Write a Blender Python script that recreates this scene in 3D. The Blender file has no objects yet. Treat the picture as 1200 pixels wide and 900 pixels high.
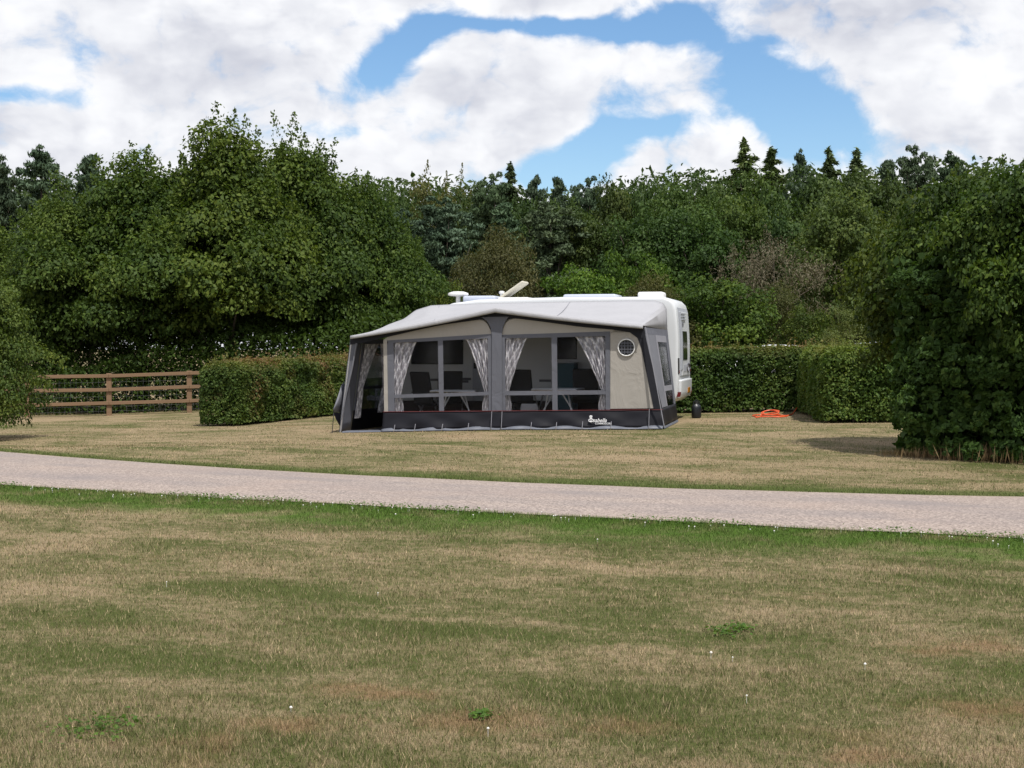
import bpy, bmesh, math, random
import numpy as np
from mathutils import Vector, Matrix

rng = np.random.default_rng(7)
random.seed(7)
scene = bpy.context.scene
COL = scene.collection
R = math.radians

# ------------------------------------------------------------------ camera model
F_PX, HOR = 1734.0, 405.0
CAM_H = 1.6
PITCH = math.atan((450 - HOR) / F_PX)

def ray(px, py):
    dx, dy = (px - 600) / F_PX, (450 - py) / F_PX
    return np.array([dx, math.cos(PITCH) + dy * math.sin(PITCH), -math.sin(PITCH) + dy * math.cos(PITCH)])

def sstep(a, b, t):
    t = np.clip((t - a) / (b - a), 0, 1)
    return t * t * (3 - 2 * t)

def g(x, y):
    """terrain height"""
    x = np.asarray(x, float); y = np.asarray(y, float)
    xc = np.clip(x, -12, 12)
    return np.where(xc < 0, .03, .016) * xc * sstep(22.5, 27.5, y)

def at(px, py, Y):
    d = ray(px, py)
    return np.array([0, 0, CAM_H]) + d * (Y / d[1])

def on_ground(px, py):
    d = ray(px, py)
    z = 0.0
    for _ in range(12):
        t = (z - CAM_H) / d[2]
        p = np.array([0, 0, CAM_H]) + d * t
        z = float(g(p[0], p[1]))
    return p

# ------------------------------------------------------------------ helpers
def tag(o, label=None, cat=None, group=None, kind=None):
    if label: o['label'] = label
    if cat: o['category'] = cat
    if group: o['group'] = group
    if kind: o['kind'] = kind
    return o

def empty(name, loc, rz=0):
    o = bpy.data.objects.new(name, None)
    o.empty_display_size = .3
    o.location = loc; o.rotation_euler = (0, 0, rz)
    COL.objects.link(o)
    return o

def link(name, me, mats, parent=None):
    o = bpy.data.objects.new(name, me)
    if mats is not None and not me.materials:
        for m in (mats if isinstance(mats, (list, tuple)) else [mats]):
            me.materials.append(m)
    COL.objects.link(o)
    if parent is not None: o.parent = parent
    return o

def copy_tree(o, parent=None):
    c = o.copy(); COL.objects.link(c)
    if parent is not None: c.parent = parent
    for ch in list(o.children): copy_tree(ch, c)
    return c

class MB:
    """collects geometry and links it as ONE mesh object"""
    def __init__(s): s.v = []; s.f = []; s.uv = None
    def add(s, vs, fs):
        k = len(s.v); s.v += [tuple(map(float, q)) for q in vs]; s.f += [tuple(i + k for i in f) for f in fs]; return s
    def box(s, a, b, M=None):
        (x0, y0, z0), (x1, y1, z1) = a, b
        vs = [(x0,y0,z0),(x1,y0,z0),(x1,y1,z0),(x0,y1,z0),(x0,y0,z1),(x1,y0,z1),(x1,y1,z1),(x0,y1,z1)]
        if M is not None: vs = [tuple(M @ Vector(q)) for q in vs]
        return s.add(vs, [(3,2,1,0),(4,5,6,7),(0,1,5,4),(1,2,6,5),(2,3,7,6),(3,0,4,7)])
    def bar(s, p, q, w, h):
        """rectangular bar from p to q, w across, h up"""
        p, q = Vector(p), Vector(q); d = (q - p).normalized()
        up = Vector((0,0,1)) if abs(d.z) < .95 else Vector((0,1,0))
        a = d.cross(up).normalized() * w / 2; b = a.normalized().cross(d).normalized() * h / 2
        vs = [e + i * a + j * b for e in (p, q) for i, j in ((-1,-1),(1,-1),(1,1),(-1,1))]
        return s.add(vs, [(0,1,2,3),(7,6,5,4),(0,4,5,1),(1,5,6,2),(2,6,7,3),(3,7,4,0)])
    def tube(s, pts, rad, n=8, caps=True):
        pts = [Vector(p) for p in pts]
        if not hasattr(rad, '__len__'): rad = [rad] * len(pts)
        k0 = len(s.v); prev = None
        for i, p in enumerate(pts):
            t = (pts[min(i+1, len(pts)-1)] - pts[max(i-1, 0)]).normalized()
            if prev is None:
                a = t.orthogonal().normalized()
            else:
                a = (prev - t * prev.dot(t)); a = a.normalized() if a.length > 1e-6 else t.orthogonal().normalized()
            prev = a; b = t.cross(a)
            for j in range(n):
                an = 2 * math.pi * j / n
                s.v.append(tuple(p + (a * math.cos(an) + b * math.sin(an)) * rad[i]))
        for i in range(len(pts) - 1):
            for j in range(n):
                c, d = k0 + i*n + j, k0 + i*n + (j+1) % n
                s.f.append((c, d, d + n, c + n))
        if caps:
            s.f.append(tuple(k0 + j for j in reversed(range(n))))
            s.f.append(tuple(k0 + (len(pts)-1)*n + j for j in range(n)))
        return s
    def lathe(s, prof, c=(0,0,0), n=24, axis='z', sx=1, sy=1):
        k0 = len(s.v)
        for r, h in prof:
            for j in range(n):
                a = 2*math.pi*j/n; x, y = r*math.cos(a)*sx, r*math.sin(a)*sy
                q = (x, y, h) if axis == 'z' else ((x, h, y) if axis == 'y' else (h, x, y))
                s.v.append((c[0]+q[0], c[1]+q[1], c[2]+q[2]))
        for i in range(len(prof)-1):
            for j in range(n):
                a, b = k0+i*n+j, k0+i*n+(j+1) % n
                s.f.append((a, b, b+n, a+n))
        s.f.append(tuple(k0+j for j in reversed(range(n)))); s.f.append(tuple(k0+(len(prof)-1)*n+j for j in range(n)))
        return s
    def slab(s, poly, d):
        """polygon given a thickness vector d"""
        n = len(poly); d = Vector(d)
        vs = [Vector(p) for p in poly] + [Vector(p) + d for p in poly]
        return s.add(vs, [tuple(range(n)), tuple(reversed(range(n, 2*n)))] + [(i, i+n, (i+1) % n + n, (i+1) % n) for i in range(n)])
    def grid(s, P):
        """P: (n,m,3) array of points -> quads"""
        P = np.asarray(P); n, m = P.shape[:2]; k = len(s.v)
        s.v += [tuple(map(float, q)) for q in P.reshape(-1, 3)]
        for i in range(n-1):
            for j in range(m-1):
                a = k + i*m + j; s.f.append((a, a+1, a+m+1, a+m))
        return s
    def build(s, name, mat, parent=None, off=(0,0,0), smooth=False, bevel=0, seg=2, solid=0):
        me = bpy.data.meshes.new(name)
        vs = [(a-off[0], b-off[1], c-off[2]) for a, b, c in s.v]
        me.from_pydata(vs, [], s.f); me.update()
        bm = bmesh.new(); bm.from_mesh(me)
        bmesh.ops.recalc_face_normals(bm, faces=bm.faces)
        if bevel:
            es = [e for e in bm.edges if e.is_manifold and e.calc_face_angle(0) > R(30)]
            bmesh.ops.bevel(bm, geom=es, offset=bevel, segments=seg, affect='EDGES', profile=.5, clamp_overlap=True)
        bm.to_mesh(me); bm.free()
        if smooth:
            me.polygons.foreach_set('use_smooth', [True]*len(me.polygons))
            try: me.set_sharp_from_angle(angle=R(40))
            except Exception: pass
        o = link(name, me, mat, parent)
        if solid:
            md = o.modifiers.new('thick', 'SOLIDIFY'); md.thickness = solid; md.offset = 0
        return o

# value noise in numpy
_perm = np.random.default_rng(3).random(65536)
def _h(i, j, k): return _perm[(i*73856093 ^ j*19349663 ^ k*83492791) & 65535]
def vnoise(p):
    p = np.asarray(p, float); i = np.floor(p).astype(np.int64); f = p - i; f = f*f*(3-2*f)
    r = 0
    for a in (0, 1):
        for b in (0, 1):
            for c in (0, 1):
                w = (f[:,0] if a else 1-f[:,0])*(f[:,1] if b else 1-f[:,1])*(f[:,2] if c else 1-f[:,2])
                r = r + w*_h(i[:,0]+a, i[:,1]+b, i[:,2]+c)
    return r
def fbm(p, o=4):
    p = np.asarray(p, float); r = 0; a = .5; t = 0
    for k in range(o):
        r = r + a*vnoise(p*2**k + 17.3*k); t += a; a *= .5
    return r/t

# ------------------------------------------------------------------ materials
def mat(name):
    m = bpy.data.materials.new(name); m.use_nodes = True
    nt = m.node_tree; return m, nt, nt.nodes, nt.links, nt.nodes['Principled BSDF']

class N:
    """tiny node builder"""
    def __init__(s, nt): s.nt = nt
    def _in(s, sock, v):
        if isinstance(v, bpy.types.NodeSocket): s.nt.links.new(v, sock)
        elif v is not None: sock.default_value = v
    def m(s, op, a, b=None, c=None, clamp=False):
        n = s.nt.nodes.new('ShaderNodeMath'); n.operation = op; n.use_clamp = clamp
        for i, v in enumerate((a, b, c)):
            if v is not None: s._in(n.inputs[i], v)
        return n.outputs[0]
    def vm(s, op, a, b=None):
        n = s.nt.nodes.new('ShaderNodeVectorMath'); n.operation = op
        s._in(n.inputs[0], a)
        if b is not None: s._in(n.inputs[1], b)
        return n.outputs['Value'] if op in ('LENGTH', 'DOT_PRODUCT', 'DISTANCE') else n.outputs[0]
    def noise(s, vec, scale, detail=4, rough=.55, dist=0):
        n = s.nt.nodes.new('ShaderNodeTexNoise')
        s._in(n.inputs['Vector'], vec); n.inputs['Scale'].default_value = scale
        n.inputs['Detail'].default_value = detail; n.inputs['Roughness'].default_value = rough; n.inputs['Distortion'].default_value = dist
        return n.outputs['Fac']
    def vor(s, vec, scale, out='Distance', feature='F1'):
        n = s.nt.nodes.new('ShaderNodeTexVoronoi'); n.feature = feature
        s._in(n.inputs['Vector'], vec); n.inputs['Scale'].default_value = scale
        return n.outputs[out]
    def mr(s, v, a, b, c=0., d=1., smooth=True):
        n = s.nt.nodes.new('ShaderNodeMapRange'); n.interpolation_type = 'SMOOTHSTEP' if smooth else 'LINEAR'; n.clamp = True
        s._in(n.inputs[0], v)
        for i, q in enumerate((a, b, c, d)): s._in(n.inputs[i+1], q)
        return n.outputs[0]
    def mix(s, f, a, b, mode='MIX'):
        n = s.nt.nodes.new('ShaderNodeMix'); n.data_type = 'RGBA'; n.blend_type = mode
        s._in(n.inputs[0], f)
        for sock, v in ((n.inputs[6], a), (n.inputs[7], b)):
            if isinstance(v, tuple) and len(v) == 3: v = v + (1,)
            s._in(sock, v)
        return n.outputs[2]
    def xyz(s, v):
        n = s.nt.nodes.new('ShaderNodeSeparateXYZ'); s._in(n.inputs[0], v); return n.outputs
    def comb(s, x, y, z):
        n = s.nt.nodes.new('ShaderNodeCombineXYZ')
        for i, v in enumerate((x, y, z)): s._in(n.inputs[i], v)
        return n.outputs[0]
    def pos(s): return s.nt.nodes.new('ShaderNodeNewGeometry').outputs['Position']
    def obj(s): return s.nt.nodes.new('ShaderNodeTexCoord').outputs['Object']
    def uv(s): return s.nt.nodes.new('ShaderNodeTexCoord').outputs['UV']
    def attr(s, name): 
        n = s.nt.nodes.new('ShaderNodeAttribute'); n.attribute_name = name; return n.outputs['Fac']
    def bump(s, h, strength=.3, dist=.01):
        n = s.nt.nodes.new('ShaderNodeBump'); n.inputs['Strength'].default_value = strength; n.inputs['Distance'].default_value = dist
        s._in(n.inputs['Height'], h); return n.outputs[0]
    def scale(s, v, sc): return s.vm('MULTIPLY', v, sc)

def simple(name, col, rough=.6, var=.12, nscale=6, metal=0, bump=0, bscale=60, spec=.5):
    m, nt, nodes, links, bs = mat(name); n = N(nt)
    o = n.obj(); f = n.noise(o, nscale, 5, .6)
    c = n.mix(f, tuple(q*(1-var) for q in col), tuple(min(1, q*(1+var)) for q in col))
    links.new(c, bs.inputs['Base Color'])
    bs.inputs['Roughness'].default_value = rough; bs.inputs['Metallic'].default_value = metal
    bs.inputs['Specular IOR Level'].default_value = spec
    if bump: links.new(n.bump(n.noise(o, bscale, 3), bump), bs.inputs['Normal'])
    return m

def fabric(name, col, var=.1, rough=.85, weave=.15):
    m, nt, nodes, links, bs = mat(name); n = N(nt)
    o = n.obj()
    f = n.noise(o, 2.2, 5, .6)
    c = n.mix(f, tuple(q*(1-var) for q in col), tuple(min(1, q*(1+var)) for q in col))
    w = n.noise(o, 140, 2)
    c = n.mix(weave, c, n.mix(w, (.0,)*3, tuple(min(1, 1.7*q) for q in col)))
    links.new(c, bs.inputs['Base Color']); bs.inputs['Roughness'].default_value = rough
    bs.inputs['Specular IOR Level'].default_value = .25
    links.new(n.bump(n.noise(n.scale(o, (1, 1, .6)), 3.5, 5, .55, .8), .6, .04), bs.inputs['Normal'])
    return m

# --- lawn colour, shared by the soil sheet and the blades on it
ROAD_N = (.0067, -.4567, 14.0, -10., 8.)
ROAD_F = (.02553, -.4526, 17.2, -8., 6.5)
def road_y(c, x):
    a, b, k, lo, hi = c; xc = np.clip(x, lo, hi)
    return a*xc*xc + b*xc + k + (2*a*xc + b)*(x - xc)

def lawn_color(n, rnd=None):
    P = n.pos(); x, y, z = n.xyz(P)
    def edge(c):
        a, b, k, lo, hi = c
        xc = n.m('MINIMUM', n.m('MAXIMUM', x, lo), hi)
        q = n.m('ADD', n.m('MULTIPLY', n.m('ADD', n.m('MULTIPLY', xc, a), b), xc), k)
        sl = n.m('ADD', n.m('MULTIPLY', xc, 2*a), b)
        return n.m('SUBTRACT', y, n.m('ADD', q, n.m('MULTIPLY', sl, n.m('SUBTRACT', x, xc))))
    dn, df = edge(ROAD_N), edge(ROAD_F)
    # stretch along the road / mowing direction
    xs = n.m('ADD', n.m('MULTIPLY', x, .90), n.m('MULTIPLY', y, -.43))
    ys = n.m('ADD', n.m('MULTIPLY', x, .43), n.m('MULTIPLY', y, .90))
    Q = n.comb(n.m('MULTIPLY', xs, .55), ys, 0.)
    n1 = n.noise(Q, 1.15, 7, .66, .5)
    n2 = n.noise(Q, .28, 3, .5)
    n3 = n.noise(P, 6.0, 5, .7)
    far = n.mr(y, 15.5, 19.)
    dry = n.m('ADD', n.m('ADD', n.m('MULTIPLY', n1, 1.3), n.m('MULTIPLY', n2, .7)), n.m('MULTIPLY', n.noise(P, 9., 5, .75), .85))   # mean 1.42
    if rnd is not None: dry = n.m('ADD', dry, n.m('MULTIPLY', n.m('SUBTRACT', rnd, .5), 1.0))
    dry = n.m('ADD', dry, n.m('MULTIPLY', far, .10))
    dry = n.mr(dry, 1.22, 1.75)
    green = n.mix(n2, (.085, .112, .030), (.125, .140, .045))
    straw = n.mix(n3, (.31, .234, .140), (.47, .370, .240))
    c = n.mix(dry, green, straw)
    # rusty burnt patches
    rust = n.noise(n.vm('ADD', Q, (7.3, 2.1, 0)), .85, 5, .6)
    spots = None
    for px_, py_, rx_, ry_ in ((395, 808, .28, .22), (470, 815, .30, .16), (560, 845, .42, .30), (345, 852, .34, .22), (1165, 832, .5, .3), (735, 852, .32, .2), (1130, 758, .5, .35), (250, 870, .25, .2), (1010, 885, .3, .2)):
        q_ = on_ground(px_, py_)
        a_ = n.m('DIVIDE', n.m('SUBTRACT', x, float(q_[0])), rx_); b_ = n.m('DIVIDE', n.m('SUBTRACT', y, float(q_[1])), ry_)
        e_ = n.m('EXPONENT', n.m('MULTIPLY', n.m('ADD', n.m('MULTIPLY', a_, a_), n.m('MULTIPLY', b_, b_)), -1.))
        spots = e_ if spots is None else n.m('MAXIMUM', spots, e_)
    wear = n.m('ADD', n.m('MULTIPLY', spots, .55), n.m('MULTIPLY', n.m('SUBTRACT', n.noise(P, 3.6, 6, .75), .5), 1.5))
    if rnd is not None: wear = n.m('ADD', wear, n.m('MULTIPLY', n.m('SUBTRACT', rnd, .5), .3))
    rf = n.m('MAXIMUM', n.m('MULTIPLY', n.mr(rust, .60, .72), .4), n.m('MULTIPLY', n.mr(wear, .18, .72), .62))
    c = n.mix(rf, c, n.mix(n3, (.25, .145, .080), (.40, .255, .150)))
    # lush verge next to the road
    wv = n.noise(P, 1.3, 4, .6)
    w = n.m('ADD', dn, n.m('MULTIPLY', n.m('SUBTRACT', wv, .5), 1.8))
    vn = n.m('MULTIPLY', n.mr(w, -2.0, -.9), n.mr(dn, .3, .1))
    vf = n.m('MULTIPLY', n.mr(n.m('ADD', df, n.m('MULTIPLY', n.m('SUBTRACT', wv, .5), .6)), 1.0, .4), n.mr(df, -.3, -.1))
    lush = n.mix(n3, (.060, .125, .016), (.115, .19, .035))
    c = n.mix(n.m('MULTIPLY', vn, n.mr(n.noise(P, 2.1, 4, .65), .34, .58, .35, .96)), c, lush)
    c = n.mix(n.m('MULTIPLY', vf, .8), c, n.mix(n3, (.075, .115, .025), (.12, .16, .045)))
    return c, n3

def make_lawn_mat():
    m, nt, nodes, links, bs = mat('lawn soil and thatch'); n = N(nt)
    c, n3 = lawn_color(n)
    fine = n.noise(n.pos(), 70, 4, .7)
    c = n.mix(n.mr(fine, .3, .7), n.mix(1., c, (.42, .42, .42), 'MULTIPLY'), n.mix(1., c, (1.05, 1.02, 1.0), 'MULTIPLY'))
    links.new(c, bs.inputs['Base Color']); bs.inputs['Roughness'].default_value = 1; bs.inputs['Specular IOR Level'].default_value = .1
    links.new(n.bump(fine, .8, .02), bs.inputs['Normal'])
    return m

def make_blade_mat():
    m, nt, nodes, links, bs = mat('grass blades'); n = N(nt)
    rnd = n.attr('rnd')
    c, _ = lawn_color(n, rnd)
    r2 = n.attr('rnd2')
    c = n.mix(1., c, n.mix(r2, (.5, .5, .5), (1.5, 1.5, 1.45)), 'MULTIPLY')
    links.new(c, bs.inputs['Base Color']); bs.inputs['Roughness'].default_value = .7; bs.inputs['Specular IOR Level'].default_value = .15
    tr = nodes.new('ShaderNodeBsdfTranslucent'); links.new(c, tr.inputs['Color'])
    mx = nodes.new('ShaderNodeMixShader'); mx.inputs[0].default_value = .22
    links.new(bs.outputs[0], mx.inputs[1]); links.new(tr.outputs[0], mx.inputs[2])
    links.new(mx.outputs[0], nodes['Material Output'].inputs[0])
    return m

def leaf_mat(name, dark, mid, light, red=None, rough=.6, trans=.32):
    """leaf colours by a per-leaf attribute; the object colour tints single trees"""
    m, nt, nodes, links, bs = mat(name); n = N(nt)
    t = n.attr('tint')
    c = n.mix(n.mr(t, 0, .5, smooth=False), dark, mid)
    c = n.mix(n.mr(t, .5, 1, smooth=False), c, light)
    if red is not None: c = n.mix(n.attr('red'), c, red)
    oi = nodes.new('ShaderNodeObjectInfo')
    c = n.mix(1., c, oi.outputs['Color'], 'MULTIPLY')
    links.new(c, bs.inputs['Base Color']); bs.inputs['Roughness'].default_value = rough
    bs.inputs['Specular IOR Level'].default_value = .2
    tr = nodes.new('ShaderNodeBsdfTranslucent'); links.new(n.mix(1., c, (1.15, 1.2, .6), 'MULTIPLY'), tr.inputs['Color'])
    mx = nodes.new('ShaderNodeMixShader'); mx.inputs[0].default_value = trans
    links.new(bs.outputs[0], mx.inputs[1]); links.new(tr.outputs[0], mx.inputs[2])
    links.new(mx.outputs[0], nodes['Material Output'].inputs[0])
    return m

def make_road_mat():
    m, nt, nodes, links, bs = mat('chipped road surface'); n = N(nt)
    P = n.pos(); x, y, z = n.xyz(P)
    xs = n.m('ADD', n.m('MULTIPLY', x, .90), n.m('MULTIPLY', y, -.43)); ys = n.m('ADD', n.m('MULTIPLY', x, .43), n.m('MULTIPLY', y, .90))
    v = n.vor(P, 55, 'Color'); vx = n.xyz(v)[0]
    big = n.noise(n.comb(n.m('MULTIPLY', xs, .25), ys, 0.), 1.1, 5, .6)
    fine = n.noise(P, 45, 3, .7)
    c = n.mix(vx, (.20, .165, .148), (.45, .378, .332))
    c = n.mix(n.mr(fine, .3, .7), n.mix(1., c, (.72, .72, .72), 'MULTIPLY'), n.mix(1., c, (1.12, 1.1, 1.1), 'MULTIPLY'))
    c = n.mix(n.m('MULTIPLY', n.mr(big, .42, .62), .38), c, (.215, .188, .185))
    c = n.mix(n.m('MULTIPLY', n.mr(n.noise(P, .6, 4), .5, .7), .25), c, (.36, .27, .22))
    t = n.m('ADD', n.attr('across'), n.m('MULTIPLY', n.m('SUBTRACT', n.noise(P, .5, 3), .5), .16))
    for tc in (.30, .66):   # smoother darker wheel tracks
        b_ = n.mr(n.m('ABSOLUTE', n.m('SUBTRACT', t, tc)), .12, .03)
        c = n.mix(n.m('MULTIPLY', b_, n.mr(n.noise(P, .9, 4), .35, .65, .05, .42)), c, (.19, .172, .172))
    e_ = n.mr(n.m('ABSOLUTE', n.m('SUBTRACT', n.attr('across'), .5)), .43, .5)
    c = n.mix(n.m('MULTIPLY', e_, n.mr(n.noise(P, 3.5, 5, .7), .35, .6, .1, .75)), c, (.30, .245, .185))
    links.new(c, bs.inputs['Base Color']); bs.inputs['Roughness'].default_value = .95; bs.inputs['Specular IOR Level'].default_value = .2
    links.new(n.bump(n.vor(P, 55), .5, .006), bs.inputs['Normal'])
    return m

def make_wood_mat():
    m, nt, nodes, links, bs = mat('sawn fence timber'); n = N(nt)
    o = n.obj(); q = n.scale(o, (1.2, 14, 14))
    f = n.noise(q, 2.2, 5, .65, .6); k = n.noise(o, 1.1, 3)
    c = n.mix(f, (.13, .075, .038), (.26, .16, .088)); c = n.mix(n.m('MULTIPLY', k, .5), c, (.19, .125, .08))  # browns darkened to stand in for tree shade on the fence
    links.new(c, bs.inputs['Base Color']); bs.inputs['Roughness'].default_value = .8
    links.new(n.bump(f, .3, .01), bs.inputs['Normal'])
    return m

def make_bark():
    m, nt, nodes, links, bs = mat('bark'); n = N(nt)
    f = n.noise(n.scale(n.obj(), (6, 6, 1.2)), 3, 5, .7)
    links.new(n.mix(f, (.035, .028, .02), (.14, .115, .09)), bs.inputs['Base Color']); bs.inputs['Roughness'].default_value = .95
    links.new(n.bump(f, .8, .03), bs.inputs['Normal'])
    return m

def make_pane(name, tint=(.80, .82, .84), refl=.07, film=.05):
    """clear vinyl or glass sheet with faint wrinkles"""
    m, nt, nodes, links, bs = mat(name); n = N(nt)
    nodes.remove(bs)
    o = n.obj()
    tr = nodes.new('ShaderNodeBsdfTransparent'); tr.inputs['Color'].default_value = tint + (1,)
    gl = nodes.new('ShaderNodeBsdfGlossy'); gl.inputs['Roughness'].default_value = .08; gl.inputs['Color'].default_value = (.9, .9, .95, 1)
    h = n.noise(n.scale(o, (1, 1, 1.6)), 2.6, 5, .6, 1.2)
    links.new(n.bump(h, .45, .05), gl.inputs['Normal'])
    df = nodes.new('ShaderNodeBsdfDiffuse'); df.inputs['Color'].default_value = (.5, .5, .52, 1)
    fr = nodes.new('ShaderNodeFresnel'); fr.inputs['IOR'].default_value = 1.35
    m1 = nodes.new('ShaderNodeMixShader'); links.new(n.m('MULTIPLY', fr.outputs[0], refl, clamp=True), m1.inputs[0])
    links.new(tr.outputs[0], m1.inputs[1]); links.new(gl.outputs[0], m1.inputs[2])
    m2 = nodes.new('ShaderNodeMixShader')
    w = n.noise(n.scale(o, (1, 1, 2.2)), 5, 5, .7, 2.5)
    links.new(n.m('MULTIPLY', n.mr(w, .56, .66), film), m2.inputs[0])
    links.new(m1.outputs[0], m2.inputs[1]); links.new(df.outputs[0], m2.inputs[2])
    links.new(m2.outputs[0], nodes['Material Output'].inputs[0])
    return m

def make_curtain_mat():
    m, nt, nodes, links, bs = mat('patterned curtain cloth'); n = N(nt)
    u, v, _ = n.xyz(n.uv())
    wob = n.m('MULTIPLY', n.m('SUBTRACT', n.noise(n.uv(), 9, 2), .5), .5)
    a = n.m('ADD', n.m('ADD', n.m('MULTIPLY', u, 2.4), n.m('MULTIPLY', v, 2.6)), wob)
    b = n.m('ADD', n.m('SUBTRACT', n.m('MULTIPLY', u, 2.4), n.m('MULTIPLY', v, 2.6)), wob)
    def line(t, w): return n.mr(n.m('ABSOLUTE', n.m('SUBTRACT', n.m('FRACT', t), .5)), w, w-.07)
    l = n.m('MAXIMUM', line(a, .15), line(b, .15))
    l2 = n.m('MAXIMUM', line(n.m('ADD', a, .37), .10), line(n.m('ADD', b, .61), .10))
    c = n.mix(l, (.52, .51, .55), (.90, .89, .92)); c = n.mix(n.m('MULTIPLY', l2, .35), c, (.05, .05, .06))
    links.new(c, bs.inputs['Base Color']); bs.inputs['Roughness'].default_value = .9; bs.inputs['Specular IOR Level'].default_value = .1
    tr = nodes.new('ShaderNodeBsdfTranslucent'); links.new(c, tr.inputs['Color'])
    mx = nodes.new('ShaderNodeMixShader'); mx.inputs[0].default_value = .3
    links.new(bs.outputs[0], mx.inputs[1]); links.new(tr.outputs[0], mx.inputs[2])
    links.new(mx.outputs[0], nodes['Material Output'].inputs[0])
    return m

M = dict(
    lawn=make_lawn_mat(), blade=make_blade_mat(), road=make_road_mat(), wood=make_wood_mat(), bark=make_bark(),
    pane=make_pane('clear vinyl window', (.97, .97, .975), refl=.16, film=.0), glass=make_pane('acrylic side window', (.38, .40, .44), .45, .0),
    curtain=make_curtain_mat(),
    roofcloth=fabric('pale grey roof canvas', (.36, .36, .38), .09, weave=.08),
    greycloth=fabric('mid grey canvas', (.125, .13, .155)),
    lightgrey=fabric('light grey canvas', (.17, .175, .20)),
    darkcloth=fabric('charcoal canvas', (.020, .021, .028)),
    beige=fabric('beige canvas', (.36, .338, .31), .06, weave=.1),
    black=simple('black mud wall vinyl', (.006, .006, .010), .5, .3, 4, bump=.15, bscale=6, spec=.25),
    skirt=simple('dark draught skirt', (.035, .026, .026), .7, .3, 4),
    floor=simple('dark woven floor sheet', (.028, .026, .027), .8, .3, 6),
    strip=simple('grey ground strip vinyl', (.13, .14, .17), .5, .35, 5, bump=.3, bscale=8),
    strap=simple('webbing strap', (.22, .22, .25), .7),
    red=simple('red piping', (.16, .03, .03), .6),
    white=simple('white gelcoat', (.60, .62, .64), .28, .03, 1.5),
    whitetrim=simple('white plastic', (.74, .74, .74), .4, .05, 3),
    offwhite=simple('yellowed plastic', (.56, .53, .44), .5, .1, 4),
    greytrim=simple('grey moulded plastic', (.36, .38, .42), .45, .08, 4),
    bluegrey=simple('tinted roof light', (.46, .50, .60), .2, .1, 3),
    darkglass=simple('dark tinted glazing', (.008, .009, .011), .15, .2, 2, spec=.3),
    rubber=simple('rubber', (.016, .016, .017), .75, .2, 10),
    lampred=simple('red lamp lens', (.14, .015, .015), .2),
    lampamber=simple('amber lamp lens', (.42, .17, .02), .25),
    alu=simple('brushed aluminium', (.55, .55, .57), .35, .08, 8, metal=.85),
    whitepaint=simple('white printed lettering', (.75, .75, .78), .7),
    chairfab=simple('black camping fabric', (.012, .012, .014), .8, .3, 8),
    teal=simple('blue grey cabinet cloth', (.045, .10, .13), .8, .15, 4),
    jerry=simple('dark plastic', (.012, .015, .02), .4, .3, 8),
    orange=simple('orange cable sheath', (.68, .10, .03), .45, .1, 20),
    wire=simple('galvanised wire', (.20, .21, .22), .5, .1, 10, metal=.5),
    carwhite=simple('white car paint', (.72, .73, .75), .2, .03, 1),
    carsilver=simple('silver car paint', (.46, .49, .54), .25, .04, 1, metal=.4),
    decal=simple('faded grey decal', (.10, .10, .12), .5),
    petal=simple('clover petals', (.72, .70, .66), .8),
)
GREEN_D, GREEN_M, GREEN_L = (.022, .045, .012), (.042, .080, .017), (.085, .135, .028)
M['leaf_near'] = leaf_mat('broad leaves', (.026, .052, .011), (.058, .098, .016), (.120, .165, .028))
M['leaf_beech'] = leaf_mat('beech leaves', (.040, .070, .015), (.080, .120, .022), (.150, .185, .035))
M['leaf_hedge'] = leaf_mat('hedge leaves', (.036, .066, .017), (.072, .122, .027), (.155, .195, .045), red=(.27, .115, .075))
M['leaf_oak'] = leaf_mat('oak leaves', (.028, .050, .016), (.055, .088, .026), (.098, .132, .042))
M['needle_pine'] = leaf_mat('pine needles', (.042, .066, .036), (.075, .108, .060), (.115, .150, .085), trans=.1)  # needle tones lightened to imitate slight distance haze
M['needle_spruce'] = leaf_mat('spruce needles', (.052, .078, .036), (.085, .118, .056), (.125, .158, .078), trans=.08)  # also lightened in place of haze and against deep self-shadow
M['leaf_birch'] = leaf_mat('pale small leaves', (.060, .082, .026), (.105, .125, .044), (.160, .172, .070))
M['leaf_willow'] = leaf_mat('olive brown leaves', (.050, .056, .020), (.085, .086, .032), (.130, .120, .050))
M['leaf_dead'] = leaf_mat('dry grey brown twigs', (.06, .055, .03), (.115, .10, .062), (.17, .148, .10), trans=.1)
M['drygrass'] = leaf_mat('tall dry grass', (.16, .10, .05), (.26, .18, .10), (.36, .27, .15))
M['clover'] = leaf_mat('clover leaves', (.04, .09, .015), (.07, .14, .02), (.11, .18, .03))

# ------------------------------------------------------------------ ground, road
def axis(parts):
    a = np.concatenate([np.arange(s, e, d) for s, e, d in parts]); return a
xs = axis([(-400, -60, 20), (-60, -15, 3), (-15, 15, .5), (15, 60, 3), (60, 401, 20)])
ys = axis([(-60, 0, 6), (0, 40, .5), (40, 120, 5), (120, 701, 20)])
X, Y = np.meshgrid(xs, ys)
b = MB().grid(np.stack([X, Y, g(X, Y)], -1))
o = b.build('ground', M['lawn'], smooth=True); tag(o, 'lawn of patchy mown grass, part straw dry and part green', 'lawn', kind='structure')

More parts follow.
